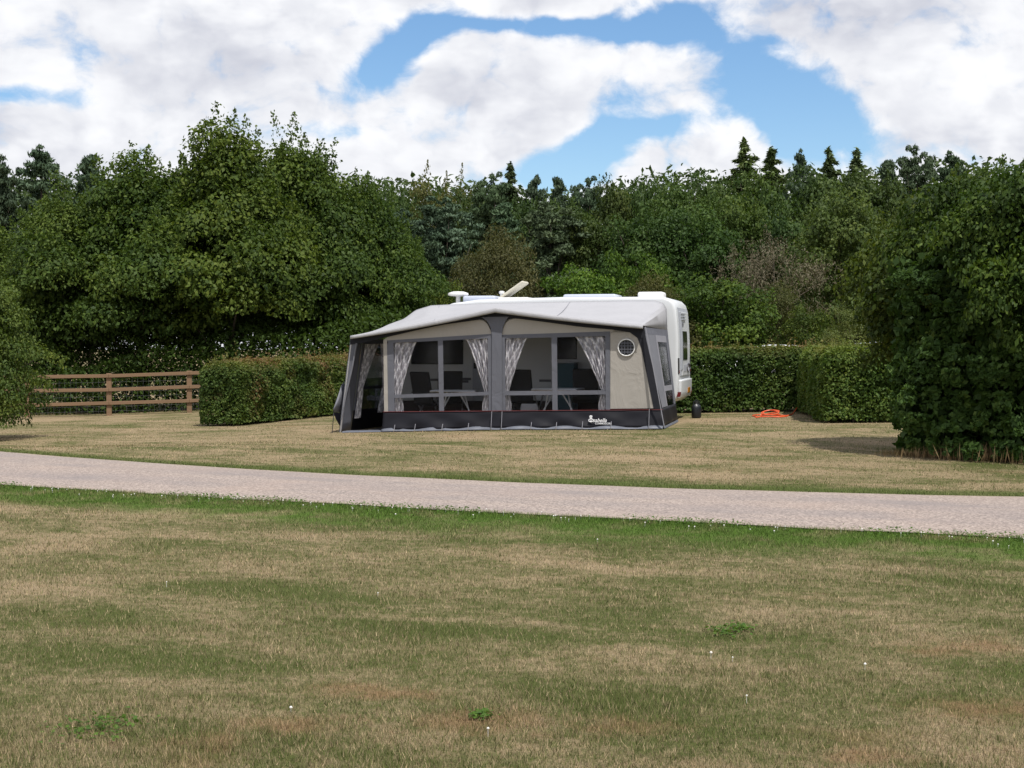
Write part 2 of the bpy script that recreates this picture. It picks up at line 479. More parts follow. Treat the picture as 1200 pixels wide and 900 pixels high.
rx = np.arange(-45, 40, .12)
yn = road_y(ROAD_N, rx) + .07*(fbm(np.stack([rx*1.1, rx*0, rx*0], -1), 4)-.5)*2
yf = road_y(ROAD_F, rx) + .07*(fbm(np.stack([rx*1.1, rx*0+9, rx*0], -1), 4)-.5)*2
T = np.linspace(0, 1, 12)
RY = yn[:, None]*(1-T) + yf[:, None]*T
RX = np.repeat(rx[:, None], 12, 1)
crown = .012 + .03*np.sin(np.pi*T)[None, :]
o = MB().grid(np.stack([RX, RY, g(RX, RY) + crown], -1)).build('road', M['road'], smooth=True)
at_ = o.data.attributes.new('across', 'FLOAT', 'POINT'); at_.data.foreach_set('value', np.tile(T, len(rx)).astype(np.float32))
tag(o, 'pinkish grey chipped lane crossing the grass', 'road', kind='structure')

# ------------------------------------------------------------------ the pitch frame (caravan and awning share it)
YAW = R(13)
FO = np.array([2.82, 27.5]); U = np.array([math.cos(YAW), -math.sin(YAW)]); V = np.array([math.sin(YAW), math.cos(YAW)])
ROT = -YAW
def P(px, py, yl=0.):
    """pixel -> point of the pitch frame on the upright plane y = yl"""
    d = ray(px, py); o3 = np.array([0, 0, CAM_H])
    t = (yl - np.dot(V, -FO)) / np.dot(V, d[:2])
    p = o3 + d*t; q = p[:2] - FO
    return (float(np.dot(U, q)), yl, float(p[2]))
def W(x, y):  # frame -> world xy
    q = FO + U*x + V*y; return q
def gl(x, y): return float(g(*W(x, y)))
def c1(x, y): return (380 + x*230/1089, 330 + y*190/900)
def c2(x, y): return (590 + x*260/1200, 330 + y*190/877)
def c4(x, y): return (740 + x*100/514, 335 + y*175/900)

DEP = 2.5            # awning depth
CW = 2.25            # caravan width

# ------------------------------------------------------------------ caravan
XR = P(809, 471, DEP+CW)[0]
def build_caravan():
    base = (-3.0, DEP + CW/2); wx, wy = W(*base)
    root = empty('caravan', (wx, wy, 0), ROT)
    tag(root, 'white touring caravan with rounded ends standing behind the grey awning', 'caravan')
    OFF = (base[0], base[1], 0)
    B = lambda mb, name, m, par=root, **k: mb.build(name, m, par, off=OFF if par is root else (0,0,0), **k)
    prof = [(XR-.16,.42),(XR-.05,.50),(XR-.01,.62),(XR,.95),(XR-.005,1.3),(XR-.01,1.7),(XR-.03,2.05),(XR-.055,2.32),(XR-.10,2.46),(XR-.19,2.55),(XR-.32,2.59),
            (-2.4,2.60),(-4.2,2.56),(-4.75,2.49),(-5.15,2.36),(-5.5,2.12),(-5.8,1.75),(-6.0,1.3),(-6.05,.9),(-5.98,.55),(-5.85,.42)]
    mb = MB().slab([(x, DEP, z) for x, z in prof], (0, CW, 0))
    body = B(mb, 'body', M['white'], bevel=.07, seg=4, smooth=True)
    # end panel: recessed frame seen on the right-hand end
    y0, y1 = DEP+.10, DEP+CW-.10
    def endx(z):
        zs = [p[1] for p in prof[:11]]; xs_ = [p[0] for p in prof[:11]]
        return float(np.interp(z, zs, xs_))
    def strip(ya, yb, za, zb, out, n=10):
        zz = np.linspace(za, zb, n)
        return MB().slab([(endx(z)+out, ya, z) for z in zz] + [(endx(z)-.03, ya, z) for z in zz[::-1]], (0, yb-ya, 0))
    def curved(ya, yb, za, zb, out, n=12):
        zz = np.linspace(za, zb, n); m_ = MB()
        return strip(ya, yb, za, zb, out, n)
    m_ = curved(DEP+.28, DEP+CW-.22, .98, 2.38, .012); B(m_, 'recessed_panel', M['greytrim'])
    m_ = curved(DEP+.50, DEP+CW-.36, .98, 2.30, .024); B(m_, 'end_panel', M['white'], bevel=.01)
    m_ = curved(DEP+.62, DEP+1.42, 1.30, 1.90, .034); w = B(m_, 'end_window', M['darkglass'], bevel=.01)
    m_ = curved(DEP+.42, DEP+.62, 1.1, 2.3, .030); B(m_, 'panel_trim', M['greytrim'], bevel=.008)
    m_ = MB()
    for z in (2.14, 2.20, 2.26): m_.bar((endx(z)+.035, DEP+.55, z), (endx(z)+.035, DEP+1.25, z), .03, .022)
    B(m_, 'vent_louvre', M['greytrim'])
    m_ = curved(DEP+.66, DEP+.86, 2.0, 2.08, .034); B(m_, 'small_badge', M['decal'])
    # round emblem
    m_ = MB(); zc, yc = 1.14, DEP+1.55
    pts = [(endx(zc)+.035, yc+.24*math.cos(a), zc+.085*math.sin(a)) for a in np.linspace(0, 2*math.pi, 29)]
    m_.tube(pts, .012, 6, caps=False); B(m_, 'round_emblem', M['decal'])
    m_ = curved(DEP+.75, DEP+1.2, 1.06, 1.2, .03); B(m_, 'badge', M['greytrim'])
    m_ = curved(DEP+.15, DEP+CW-.12, .52, .90, .05); lk = B(m_, 'lower_locker', M['white'], bevel=.03, seg=3, smooth=True)
    m_ = curved(DEP+1.35, DEP+1.75, .60, .72, .062); B(m_, 'amber_reflector', M['lampamber'], bevel=.008)
    for ya in (DEP+.03, DEP+CW-.17):
        m_ = curved(ya, ya+.13, 1.02, 1.35, .008); c_ = B(m_, 'tail_lamp', M['rubber'], bevel=.01)
        m_ = curved(ya+.02, ya+.11, 1.04, 1.10, .013); B(m_, 'lamp_lens', M['lampred'], c_); 
        c_.children[0].location = (-OFF[0], -OFF[1], 0)
        m_ = curved(ya, ya+.05, .56, .66, .056); B(m_, 'side_reflector', M['lampred'])
    # side windows and door facing the awning
    def side_quad(px0, py0, px1, py1, name, m, out=.03, r=.04):
        a = P(px0, py0, DEP); c = P(px1, py1, DEP)
        mb = MB().box((a[0], DEP-out, c[2]), (c[0], DEP+.01, a[2]))
        return B(mb, name, m, bevel=min(r, out*.45))
    side_quad(482, 397, 543, 427, 'side_window', M['darkglass'])
    side_quad(653, 394, 676, 421, 'side_window', M['darkglass'])
    dr = side_quad(554, 378, 579, 470, 'door', M['greytrim'], .02)
    a = P(557, 384, DEP); c = P(576, 420, DEP)
    MB().box((a[0], DEP-.035, c[2]), (c[0], DEP-.015, a[2])).build('door_window', M['darkglass'], dr, off=OFF)
    a = P(556, 432, DEP); MB().box((a[0], DEP-.06, a[2]), (a[0]+.05, DEP-.015, a[2]+.12)).build('door_handle', M['rubber'], dr, off=OFF)
    for (p0, p1, y) in ((484, 500, 442), (502, 515, 445), (530, 552, 444), (534, 549, 447), (632, 646, 446)):
        a = P(p0, y, DEP); c = P(p1, y, DEP); B(MB().box((a[0], DEP-.012, a[2]-.025), (c[0], DEP+.001, a[2]+.025)), 'side_decal', M['decal'])
    # roof furniture
    rz = 2.60
    yc = DEP+1.0
    p = P(537, 352, yc); B(MB().lathe([(.05, 2.50), (.05, 2.66), (.20, 2.675), (.225, 2.70), (.215, 2.735), (.12, 2.765), (.02, 2.77)], (p[0], yc, 0), 24), 'aerial_dome', M['whitetrim'], smooth=True)
    p = P(565, 352, yc); B(MB().box((p[0]-.36, yc-.3, 2.52), (p[0]+.36, yc+.3, 2.665)), 'rooflight', M['bluegrey'], bevel=.05, seg=3, smooth=True)
    p = P(588, 350, yc-.2); B(MB().lathe([(.035, 2.5), (.035, 2.70), (.06, 2.71), (.06, 2.755), (.02, 2.765)], (p[0], yc-.2, 0), 14), 'flue', M['whitetrim'], smooth=True)
    # open hatch: lid propped up at an angle
    a = P(590, 354, yc); Mx = Matrix.Translation((a[0], yc-.25, 2.60)) @ Matrix.Rotation(R(-34), 4, 'Y')
    B(MB().box((0, 0, 0), (.60, .55, .055), Mx), 'open_hatch', M['offwhite'], bevel=.02)
    B(MB().box((a[0]-.05, yc-.3, 2.55), (a[0]+.6, yc+.35, 2.625)), 'hatch_frame', M['whitetrim'], bevel=.015)
    a = P(664, 352, yc); c = P(726, 352, yc)
    B(MB().box((a[0], yc-.45, 2.55), (c[0], yc+.45, 2.675)), 'rooflight', M['bluegrey'], bevel=.055, seg=3, smooth=True)
    a = P(749, 350, yc); c = P(779, 350, yc)
    B(MB().box((a[0], yc-.25, 2.55), (c[0], yc+.25, 2.72)), 'roof_vent', M['whitetrim'], bevel=.045, seg=3, smooth=True)
    # running gear
    B(MB().box((-5.6, DEP+.2, .30), (XR-.3, DEP+CW-.2, .47)), 'chassis', M['rubber'])
    for y in (DEP+.02, DEP+CW-.22):
        wh = B(MB().lathe([(.02, 0), (.27, 0), (.32, .03), (.32, .17), (.27, .20), (.02, .20)], (-3.1, y, .30), 28, 'y'), 'wheel', M['rubber'], smooth=True)
        MB().lathe([(.02, -.012), (.19, -.012), (.20, .0), (.20, .21), (.19, .212), (.02, .212)], (-3.1, y, .30), 20, 'y').build('rim', M['alu'], wh, off=OFF)
    for x in (-5.2, XR-.55):
        for y in (DEP+.35, DEP+CW-.35):
            z0 = gl(x, y)
            B(MB().bar((x-.2, y, .36), (x, y, z0+.03), .05, .05).box((x-.08, y-.08, z0), (x+.08, y+.08, z0+.03)), 'corner_steady', M['wire'])
    B(MB().bar((-5.7, DEP+CW/2-.4, .42), (-7.0, DEP+CW/2, .45), .06, .1).bar((-5.7, DEP+CW/2+.4, .42), (-7.0, DEP+CW/2, .45), .06, .1)
      .tube([(-6.8, DEP+CW/2, .75), (-6.8, DEP+CW/2, gl(-6.8, DEP+CW/2)+.1)], .03), 'tow_hitch', M['wire'])
    B(MB().grid([[(x, DEP+.02+.01*math.sin(x*5), z) for z in (gl(x, DEP)-.02, .25, .47)] for x in np.linspace(-5.9, -.15, 30)]), 'draught_skirt', M['skirt'], solid=.004)
    return root
build_caravan()

# ------------------------------------------------------------------ awning
def build_awning():
    root = empty('awning', (FO[0], FO[1], 0), ROT)
    tag(root, 'big grey and beige awning with a pale roof pitched against the caravan', 'awning')
    B = lambda mb, name, m, par=root, **k: mb.build(name, m, par, **k)
    TH = .008
    def front(poly, name, m, y=0., th=TH, par=root):
        return B(MB().slab([P(px, py, y) for px, py in poly], (0, th, 0)), name, m, par)
    # --- roof: pairs (front edge, caravan rail)
    yf = -.16
    pk = (580, 360.5); L = (410.5, 393.6); Rt = (753.6, 381.5)
    def fr(t):   # front edge, t from -1 left to +1 right, slightly sagging
        if t <= 0:
            s = -t; return P(pk[0]+(L[0]-pk[0])*s, pk[1]+(L[1]-pk[1])*s + 2.0*math.sin(math.pi*s)*.8, yf)
        return P(pk[0]+(Rt[0]-pk[0])*t, pk[1]+(Rt[1]-pk[1])*t + 1.5*math.sin(math.pi*t)*.7, yf)
    back = [(-1, (444, 386)), (-.93, (456, 380)), (-.82, (474, 373.5)), (-.68, (487, 363.5)), (-.5, (505, 358)), (-.3, (530, 356.8)), (0, (585, 355.4)), (.4, (664, 353.6)),
            (.75, (740, 352.2)), (.9, (768, 352.2)), (.97, (777, 355)), (.995, (781, 362)), (1.0, (782, 387))]
    bt = np.array([q[0] for q in back]); bx = np.array([q[1][0] for q in back]); by = np.array([q[1][1] for q in back])
    ts = np.concatenate([np.linspace(-1, 1, 61), [.975, .985, .99, .995, .9975]]); ts = np.unique(ts)
    rows = []
    for t in ts:
        a = np.array(fr(t)); c = np.array(P(np.interp(t, bt, bx), np.interp(t, bt, by), DEP-.01))
        row = []
        for s in np.linspace(0, 1, 12):
            q = a*(1-s) + c*s; q[2] -= .035*math.sin(math.pi*s)*(1 if abs(t) < .97 else .2) + .012*math.sin(t*16)*math.sin(math.pi*s)
            row.append(q)
        rows.append(row)
    o = B(MB().grid(rows), 'roof', M['roofcloth'], smooth=True, solid=.006)
    # rolled hem along the front edge and dark valance behind it
    hem = [[(fr(t)[0], yf - .012*math.sin(math.pi*k), fr(t)[2] - .095*k*(1-.35*abs(t))) for k in np.linspace(0, 1, 5)] for t in np.linspace(-1, 1, 61)]
    B(MB().grid(hem), 'roof_hem', M['roofcloth'], smooth=True, solid=.006)
    # roof seams
    for t in (.42, -.42):
        a = np.array(fr(t)); c = np.array(P(np.interp(t, bt, bx), np.interp(t, bt, by), DEP-.01))
        pts_ = []
        for q in np.linspace(0.01, .99, 12):
            e = a*(1-q)+c*q; e[2] += -.035*math.sin(math.pi*q)+.012*math.sin(t*16)*math.sin(math.pi*q)+.003; pts_.append(e)
        B(MB().tube(pts_, .007, 4), 'roof_seam', M['strap'])
    # underside valance, dark: between hem and gable panels
    top = [fr(t) for t in np.linspace(-1, 1, 41)]
    def lower(px):
        return float(np.interp(px, [405, 428, 456, 486, 520, 560, 566], [405, 401, 394.5, 387.5, 380.5, 374.8, 374])) if px < 580 else float(np.interp(px, [594, 604, 640, 680, 720, 745, 757], [373.5, 373.0, 377.5, 383, 386.5, 390.5, 401]))
    val = []
    for q in top:
        pass
    pts_t = [(410.5+(k/40)*(753.6-410.5)) for k in range(41)]
    va = [(px, (np.interp(px, [410.5, 580, 753.6], [395.5, 364.5, 383.5]))) for px in pts_t]
    vb = [(px, lower(px) if not (566 < px < 594) else 376) for px in pts_t]
    B(MB().grid([[P(a[0], a[1], -.02), P(c[0], c[1], -.012)] for a, c in zip(va, vb)]), 'valance', M['darkcloth'], solid=.006)
    # --- centre pole sleeve with its flared gusset
    gus = [(564, 371.5), (596, 371), (592.5, 376), (589.5, 383), (588, 393), (588.3, 482), (576.2, 482.5), (576.5, 393), (574.5, 383), (570.5, 376)]
    front(gus, 'centre_sleeve', M['greycloth'], -.03, .012)
    MBp = MB().tube([P(582, 366, .06), (P(582, 366, .06)[0], .06, gl(P(582, 366)[0], 0))], .016); B(MBp, 'pole', M['alu'])
    # --- gable panels (beige) above the windows
    front([(449, 398.5), (455, 394.5), (486, 387.5), (520, 380.5), (560, 374.8), (566, 375.5), (571, 379.5), (574.5, 386), (576.5, 393), (455, 399.5)], 'gable_panel', M['beige'])
    front([(588, 392), (589.6, 385), (592.5, 378.5), (597, 374.8), (604, 373), (640, 377.5), (680, 383), (720, 386.5), (738, 389.5), (713, 390), (588, 392.3)], 'gable_panel', M['beige'])
    # --- beige side panel with round vent window
    front([(715.2, 389.8), (720, 386.5), (738, 389.5), (747, 396), (751.5, 408), (766, 478.5), (715.2, 479)], 'side_panel', M['beige'])
    front([(720, 386), (745, 390), (754, 384), (776.5, 480), (766, 478.8), (751.5, 408), (747, 396), (738, 389.5)], 'corner_band', M['darkcloth'], -.008, .006)
    cx, cy, rr = 734.1, 407.3, 9.6
    ctr = P(cx, cy, -.015); rad = abs(P(cx+rr, cy, -.015)[0]-ctr[0])
    vw = B(MB().lathe([(.01, -.008), (rad*.93, -.008), (rad*.93, .004), (.01, .004)], ctr, 36, 'y'), 'round_window', M['darkglass'])
    ring = [(ctr[0]+rad*math.cos(a), ctr[1]-.006, ctr[2]+rad*math.sin(a)) for a in np.linspace(0, 2*math.pi, 41)]
    B(MB().tube(ring, .012, 8, caps=False), 'ring', M['whitetrim'], vw)
    mb = MB()
    for k in (-.55, -.2, .2, .55):
        h = rad*math.sqrt(1-k*k)*.92
        mb.bar((ctr[0]+k*rad, ctr[1]-.012, ctr[2]-h), (ctr[0]+k*rad, ctr[1]-.012, ctr[2]+h), .008, .014)
        mb.bar((ctr[0]-h, ctr[1]-.0125, ctr[2]+k*rad), (ctr[0]+h, ctr[1]-.0125, ctr[2]+k*rad), .008, .014)
    B(mb, 'grille', M['greycloth'], vw)
    # --- window frames
    def bars(name, quads):
        m_ = MB()
        for q in quads: m_.slab([P(x, y, -.004) for x, y in q], (0, .012, 0))
        return B(m_, name, M['greycloth'])
    fl = bars('window_frame', [
        [(453.5, 398.9), (576.5, 391.2), (576.5, 396.2), (455, 402.2)],                    # top
        [(453.5, 402.25), (461, 401.9), (462.5, 482.2), (455, 482.2)],                     # left
        [(571.5, 396.5), (576.5, 396.2), (576.2, 482), (572.8, 482)],                      # right
        [(513.1, 399.4), (518.9, 399.1), (520.3, 482), (514.6, 482)],                      # mullion
        [(462, 462.4), (514.1, 460.9), (514.3, 465.0), (462.1, 466.5)],                    # cross bar
        [(519.95, 460.7), (572.3, 459.1), (572.4, 463.2), (520.05, 464.8)]])
    frr = bars('window_frame', [
        [(588, 392.4), (714.8, 388.3), (714.8, 393.8), (588, 396.8)],
        [(588.2, 396.85), (591.5, 396.7), (592.5, 482), (588.3, 482)],
        [(709.3, 394), (714.8, 393.8), (715, 480), (709.8, 480)],
        [(646.1, 395.4), (652.6, 395.2), (653.4, 481), (647.4, 481)],
        [(592.2, 458.3), (646.9, 457.9), (647.0, 462.9), (592.3, 463.3)],
        [(653.2, 457.8), (709.5, 457.3), (709.6, 462.2), (653.25, 462.8)]])
    for fo, xs_, ya, yb in ((fl, [(461, 514), (519, 573)], 398, 482), (frr, [(591, 647), (652.5, 710)], 394.5, 481)):
        for x0, x1 in xs_:
            for (t0, t1) in ((ya, 462), (462.2, yb)):
                B(MB().slab([P(x0, t0, .012), P(x1, t0, .012), P(x1, t1, .012), P(x0, t1, .012)], (0, .003, 0)), 'window_pane', M['pane'], fo)
    # cream edge pole at the doorway
    front([(449.2, 398.9), (453.4, 398.6), (454.8, 482.6), (450.2, 482.8)], 'door_post', M['beige'], -.002, .02)
    # --- mud wall (black), grey strip and red piping
    xa, xb = P(449.5, 483)[0], P(777, 480)[0]
    xbb = P(778, 503)[0]
    nx, nz = 110, 8; rows = []
    zt0, zt1 = P(450, 482.8)[2], P(777, 480.3)[2]
    for i in range(nx+1):
        f = i/nx; row = []
        for k in range(nz+1):
            h = k/nz; x = xa + (xb + (xbb-xb)*(1-h) - xa)*f
            zb = gl(x, 0)+.045; z = zb + (zt0+(zt1-zt0)*f - zb)*h
            fold = abs(((x*1.05 + .9*h) % 1.0) - .5) - abs(((x*1.05 - .9*h + .5) % 1.0) - .5)
            y = -.02 - .10*(1-h) + .045*fold*(1-h*.6) + .012*math.sin(x*9+h*3)*(1-h)
            row.append((x, y, z))
        rows.append(row)
    B(MB().grid(rows), 'mud_wall', M['black'], smooth=True, solid=.004)
    rows = [[(xa+(xbb-xa)*i/90, -.125-.015*math.sin(i*.9)-.06*k, gl(xa+(xbb-xa)*i/90, 0)+.06+.018*math.sin(i*.45)-(.045+.018*math.sin(i*.45))*k) for k in (0, .5, 1)] for i in range(91)]
    B(MB().grid(rows), 'ground_strip', M['strip'], smooth=True, solid=.003)
    B(MB().bar((xa, -.035, zt0+.006), (xb, -.035, zt1+.006), .009, .010), 'red_piping', M['red'])
    # lettering on the mud wall
    def text(body, px, py, size, shear, name, yy, bold=0):
        cu = bpy.data.curves.new(name, 'FONT'); cu.body = body; cu.size = size; cu.shear = shear; cu.extrude = .002; cu.offset = bold
        t = bpy.data.objects.new(name, cu); COL.objects.link(t)
        dg = bpy.context.evaluated_depsgraph_get(); me = bpy.data.meshes.new_from_object(t.evaluated_get(dg))
        COL.objects.unlink(t); bpy.data.objects.remove(t)
        o = link(name, me, M['whitepaint'], root); q = P(px, py, yy)
        o.location = q; o.rotation_euler = (R(90), 0, 0); return o
    text('sabella', 694.6, 494.4, .098, .35, 'lettering', -.135, .002)
    text('COMMODORE', 697.2, 497.2, .048, .0, 'small_lettering', -.140, .001)
    e = P(692.4, 488.3, -.135)
    mb = MB().lathe([(.004, -.004), (.029, -.003), (.029, .003), (.004, .004)], (e[0], e[1], e[2]), 20, 'y')
    mb.slab([P(691.6, 489, -.135), P(693.3, 489, -.135), P(693.6, 493.6, -.135), P(691.9, 493.6, -.135)], (0, .003, 0))
    a0 = P(692.6, 492.7, -.136)
    mb.tube([(a0[0]+.044*math.cos(a), a0[1], a0[2]+.027*math.sin(a)) for a in np.linspace(0, 2*math.pi, 25)], .009, 6, caps=False)
    B(mb, 'emblem', M['whitepaint'])
    # --- right side wall
    c00 = np.array(P(777.0, 503.2, 0)); c00[2] = gl(c00[0], 0)+.03
    c01 = np.array(P(754.5, 383, 0)); c11 = np.array(P(781.8, 386.8, DEP-.02)); c10 = np.array(P(793.7, 496, DEP-.02)); c10[2] = gl(c10[0], DEP)+.03
    def S(s, t, off=0.):
        q = (c00*(1-s)+c10*s)*(1-t) + (c01*(1-s)+c11*s)*t; q = q.copy(); q[0] += off; return q
    def side(poly, name, m, off, th=.006, par=root): return B(MB().slab([S(s, t, off) for s, t in poly], (th, 0, 0)), name, m, par)
    tm = .19
    B(MB().grid([[S(s, t, .012*math.sin(s*14+t*4)*(1-t)) for t in np.linspace(0, tm, 6)] for s in np.linspace(0, 1, 16)]), 'side_mud_wall', M['black'], smooth=True, solid=.004)
    ws, we = .40, .88
    side([(0, tm), (ws, tm), (ws, .93), (0, .93)], 'side_wall', M['lightgrey'], 0)
    side([(we, tm), (1, tm), (1, .93), (we, .93)], 'side_wall', M['greycloth'], 0)
    side([(0, .93), (1, .93), (1, 1), (0, 1)], 'side_wall_band', M['greycloth'], .002)
    wf = B(MB().slab([S(s, t, .004) for s, t in ((ws, .86), (we, .86), (we, .93), (ws, .93))], (.006, 0, 0))
           .slab([S(s, t, .004) for s, t in ((ws, .345), (we, .345), (we, .40), (ws, .40))], (.006, 0, 0))
           .slab([S(s, t, .006) for s, t in ((ws, tm), (ws+.06, tm), (ws+.06, .93), (ws, .93))], (.006, 0, 0)), 'side_window_frame', M['strap'])
    for t0, t1 in ((.40, .86), (tm, .345)):
        B(MB().slab([S(s, t, 0) for s, t in ((ws+.06, t0), (we, t0), (we, t1), (ws+.06, t1))], (.003, 0, 0)), 'side_pane', M['glass'], wf)
    rows = [[S(s, 0, .01+.015*k) + np.array([0, 0, .02-.04*k]) for k in (0, .5, 1)] for s in np.linspace(0, 1, 12)]
    B(MB().grid(rows), 'side_ground_strip', M['strip'], solid=.003)
    # corner webbing strap and straps down the front, pegs
    st = MB().bar(P(756.5, 383, -.10), (P(778.5, 500, -.24)[0], -.24, gl(0, -.2)+.06), .012, .035); B(st, 'corner_strap', M['strap'])
    for px, py0 in ((761, 479), (652.5, 495), (683, 494), (716.5, 494), (623, 495), (549.5, 496), (519, 497), (487, 497), (463, 498), (588.5, 482), (576.5, 482)):
        q = P(px, py0, -.12); x = q[0]; z0 = gl(x, -.2)
        B(MB().bar((x, -.125, q[2]), (x, -.20, z0+.02), .008, .018), 'peg_strap', M['strap'])
        B(MB().tube([(x, -.20, z0-.05), (x, -.22, z0+.035), (x+.02, -.235, z0+.03)], .006, 6), 'peg', M['alu'])
    # --- left doorway: corner pole, side wall seen from inside, folded-out flap
    l0 = np.array(P(397.5, 506, 0)); l0[2] = gl(l0[0], 0); l1 = np.array(P(411, 396, 0))
    r0 = np.array([-6.05, DEP-.02, 0.]); r0[2] = gl(r0[0], DEP); r1 = np.array([-5.75, DEP-.02, 1.78])
    def SL(s, t, off=0.):
        q = (l0*(1-s)+r0*s)*(1-t) + (l1*(1-s)+r1*s)*t; q = q.copy(); q[0] += off; return q
    def left(poly, name, m, off, th=.006, par=root): return B(MB().slab([SL(s, t, off) for s, t in poly], (th, 0, 0)), name, m, par)
    B(MB().tube([l0+np.array([.02, .01, 0]), l1+np.array([.02, .01, 0])], .02), 'pole', M['alu'])
    rows = [[SL(s, t, .015*math.sin(s*30)*t) + np.array([0, -.01, 0]) for t in np.linspace(0, 1, 10)] for s in np.linspace(0, .2, 14)]
    B(MB().grid(rows), 'left_wall', M['greycloth'], smooth=True, solid=.005)
    left([(.2, .22), (.24, .22), (.24, .98), (.2, .98)], 'left_wall', M['greycloth'], 0)
    left([(.85, .22), (1, .22), (1, .98), (.85, .98)], 'left_wall', M['greycloth'], 0)
    left([(.2, .0), (1, 0), (1, .22), (.2, .22)], 'left_mud_wall', M['black'], 0)
    lf = left([(.24, .90), (.85, .90), (.85, .98), (.24, .98)], 'left_window_frame', M['greycloth'], .003)
    B(MB().slab([SL(s, t, .003) for s, t in ((.24, .44), (.85, .44), (.85, .47), (.24, .47))], (.006, 0, 0)), 'cross_bar', M['darkcloth'], lf)
    for t0, t1 in ((.47, .90), (.22, .44)):
        B(MB().slab([SL(s, t, 0) for s, t in ((.24, t0), (.85, t0), (.85, t1), (.24, t1))], (.003, 0, 0)), 'left_pane', M['glass'], lf)
    # rolled doorway cloth hanging at the left corner (light edge lines)
    e0 = P(419, 400, -.01); e1 = P(404, 474, -.03); e2 = P(399, 504, -.03)
    B(MB().tube([P(417.5, 402, -.02), P(413, 430, -.03), P(405.5, 462, -.03), P(400, 492, -.03)], [.012, .016, .018, .014], 6), 'door_edge', M['lightgrey'])
    B(MB().slab([P(411.5, 396.5, -.005), P(420, 399, -.005), P(413.5, 430, -.005), P(405.5, 462, -.005), P(399.8, 500, -.005), P(398, 505, -.005)], (0, .006, 0)), 'corner_panel', M['greycloth'])
    # folded-out flap to the left of the corner
    fl_ = [P(403.5, 447, .35), P(400, 452, .2), P(391, 478.5, -.05), P(390.5, 482.5, -.12), P(399.5, 483.5, .1), P(404, 470, .3)]
    c = np.mean(np.array(fl_), 0) + np.array([0, -.06, .02])
    B(MB().add(list(fl_)+[tuple(c)], [(i, (i+1) % 6, 6) for i in range(6)]), 'door_flap', M['lightgrey'], solid=.006, smooth=True)
    fb = [P(390.5, 482.8, -.12), P(399.5, 483.8, .1), P(398.5, 500, .05), P(393.5, 491, -.06)]
    B(MB().slab(fb, (0, .01, 0)), 'flap_hem', M['black'])
    B(MB().tube([P(391, 484, -.12), P(390.5, 492, -.2), (P(389, 495, -.25)[0], -.25, gl(-6.6, -.2)+.01)], .008, 5), 'guy_line', M['rubber'])
    # floor sheet lying inside
    a = P(399, 505)[0]
    B(MB().grid([[(x, y, gl(x, y)+.022) for y in np.linspace(.0, DEP-.05, 8)] for x in np.linspace(-5.9, -.12, 18)]), 'floor_sheet', M['floor'])
    B(MB().grid([[(x, y, gl(x, y)+.026-.02*(y < -.08)) for y in (-.12, -.06, .0, .25)] for x in np.linspace(a+.06, xa-.01, 10)]), 'threshold_sheet', M['strip'])
    # frame tubes under the roof
    B(MB().tube([P(582, 367, .05), P(585, 359, DEP-.05)], .014).tube([l1+np.array([.03, .05, -.03]), P(582, 368, .06)], .014).tube([P(582, 368, .06), P(752, 386, .06)], .014), 'roof_pole', M['alu'])
    return root
build_awning()

# ------------------------------------------------------------------ curtains
def curtain(outer, inner_top, inner_tie, top, tie, bottom, yl, label, group, side=None):
    """gathered cloth: hangs from the window top, drawn to the outer edge at the tie height. px coordinates"""
    nu, nv = 46, 40
    me_v, uv, fs = [], [], []
    sgn = 1 if inner_top > outer else -1
    wid = abs(inner_top - outer)
    for k in range(nv+1):
        h = k/nv; py = top + (bottom-top)*h
        ht = (tie-top)/(bottom-top)
        if h < ht:
            f = h/ht; inn = inner_top + (inner_tie-inner_top)*(f**.85)
        else:
            f = (h-ht)/(1-ht); inn = inner_tie + sgn*wid*.10*math.sin(f*math.pi*.6)
        for i in range(nu+1):
            u = i/nu; px = outer + (inn-outer)*u
            amp = .026
            y = yl + amp*math.sin(u*2*math.pi*6 + .5*math.sin(h*4)) + .01*math.sin(u*23+h*5)
            if side is None: q = P(px, py, y)
            else: q = side(px, py, y-yl)
            me_v.append(tuple(map(float, q))); uv.append((u*1.05, h*1.7))
    for k in range(nv):
        for i in range(nu):
            a = k*(nu+1)+i; fs.append((a, a+1, a+nu+2, a+nu+1))
    ctr = np.mean(np.array(me_v), 0); ctr[2] = min(q[2] for q in me_v)
    me = bpy.data.meshes.new('curtain'); me.from_pydata([tuple(np.array(q)-ctr) for q in me_v], [], fs)
    ul = me.uv_layers.new(name='UVMap')
    idx = np.array([l.vertex_index for l in me.loops]); ul.data.foreach_set('uv', np.array(uv)[idx].ravel())
    me.polygons.foreach_set('use_smooth', [True]*len(me.polygons))
    o = link('curtain', me, M['curtain']); w = W(ctr[0], ctr[1])
    o.location = (w[0], w[1], ctr[2]); o.rotation_euler = (0, 0, ROT)
    return tag(o, label, 'curtain', group)
G = 'curtains tied back in the awning windows'
curtain(460.5, 488, 470, 401, 462, 483, .05, 'grey and white curtain nearest the open doorway, at the left window edge', G)
curtain(574, 545.5, 568, 396.5, 460, 483, .05, 'lattice patterned curtain on the left side of the grey centre pole', G)
curtain(590.8, 618, 596.5, 396, 458, 482, .05, 'lattice patterned curtain on the right side of the grey centre pole', G)
curtain(710.3, 674, 705, 394.5, 458, 481, .05, 'grey and white curtain beside the beige panel with the round window', G)
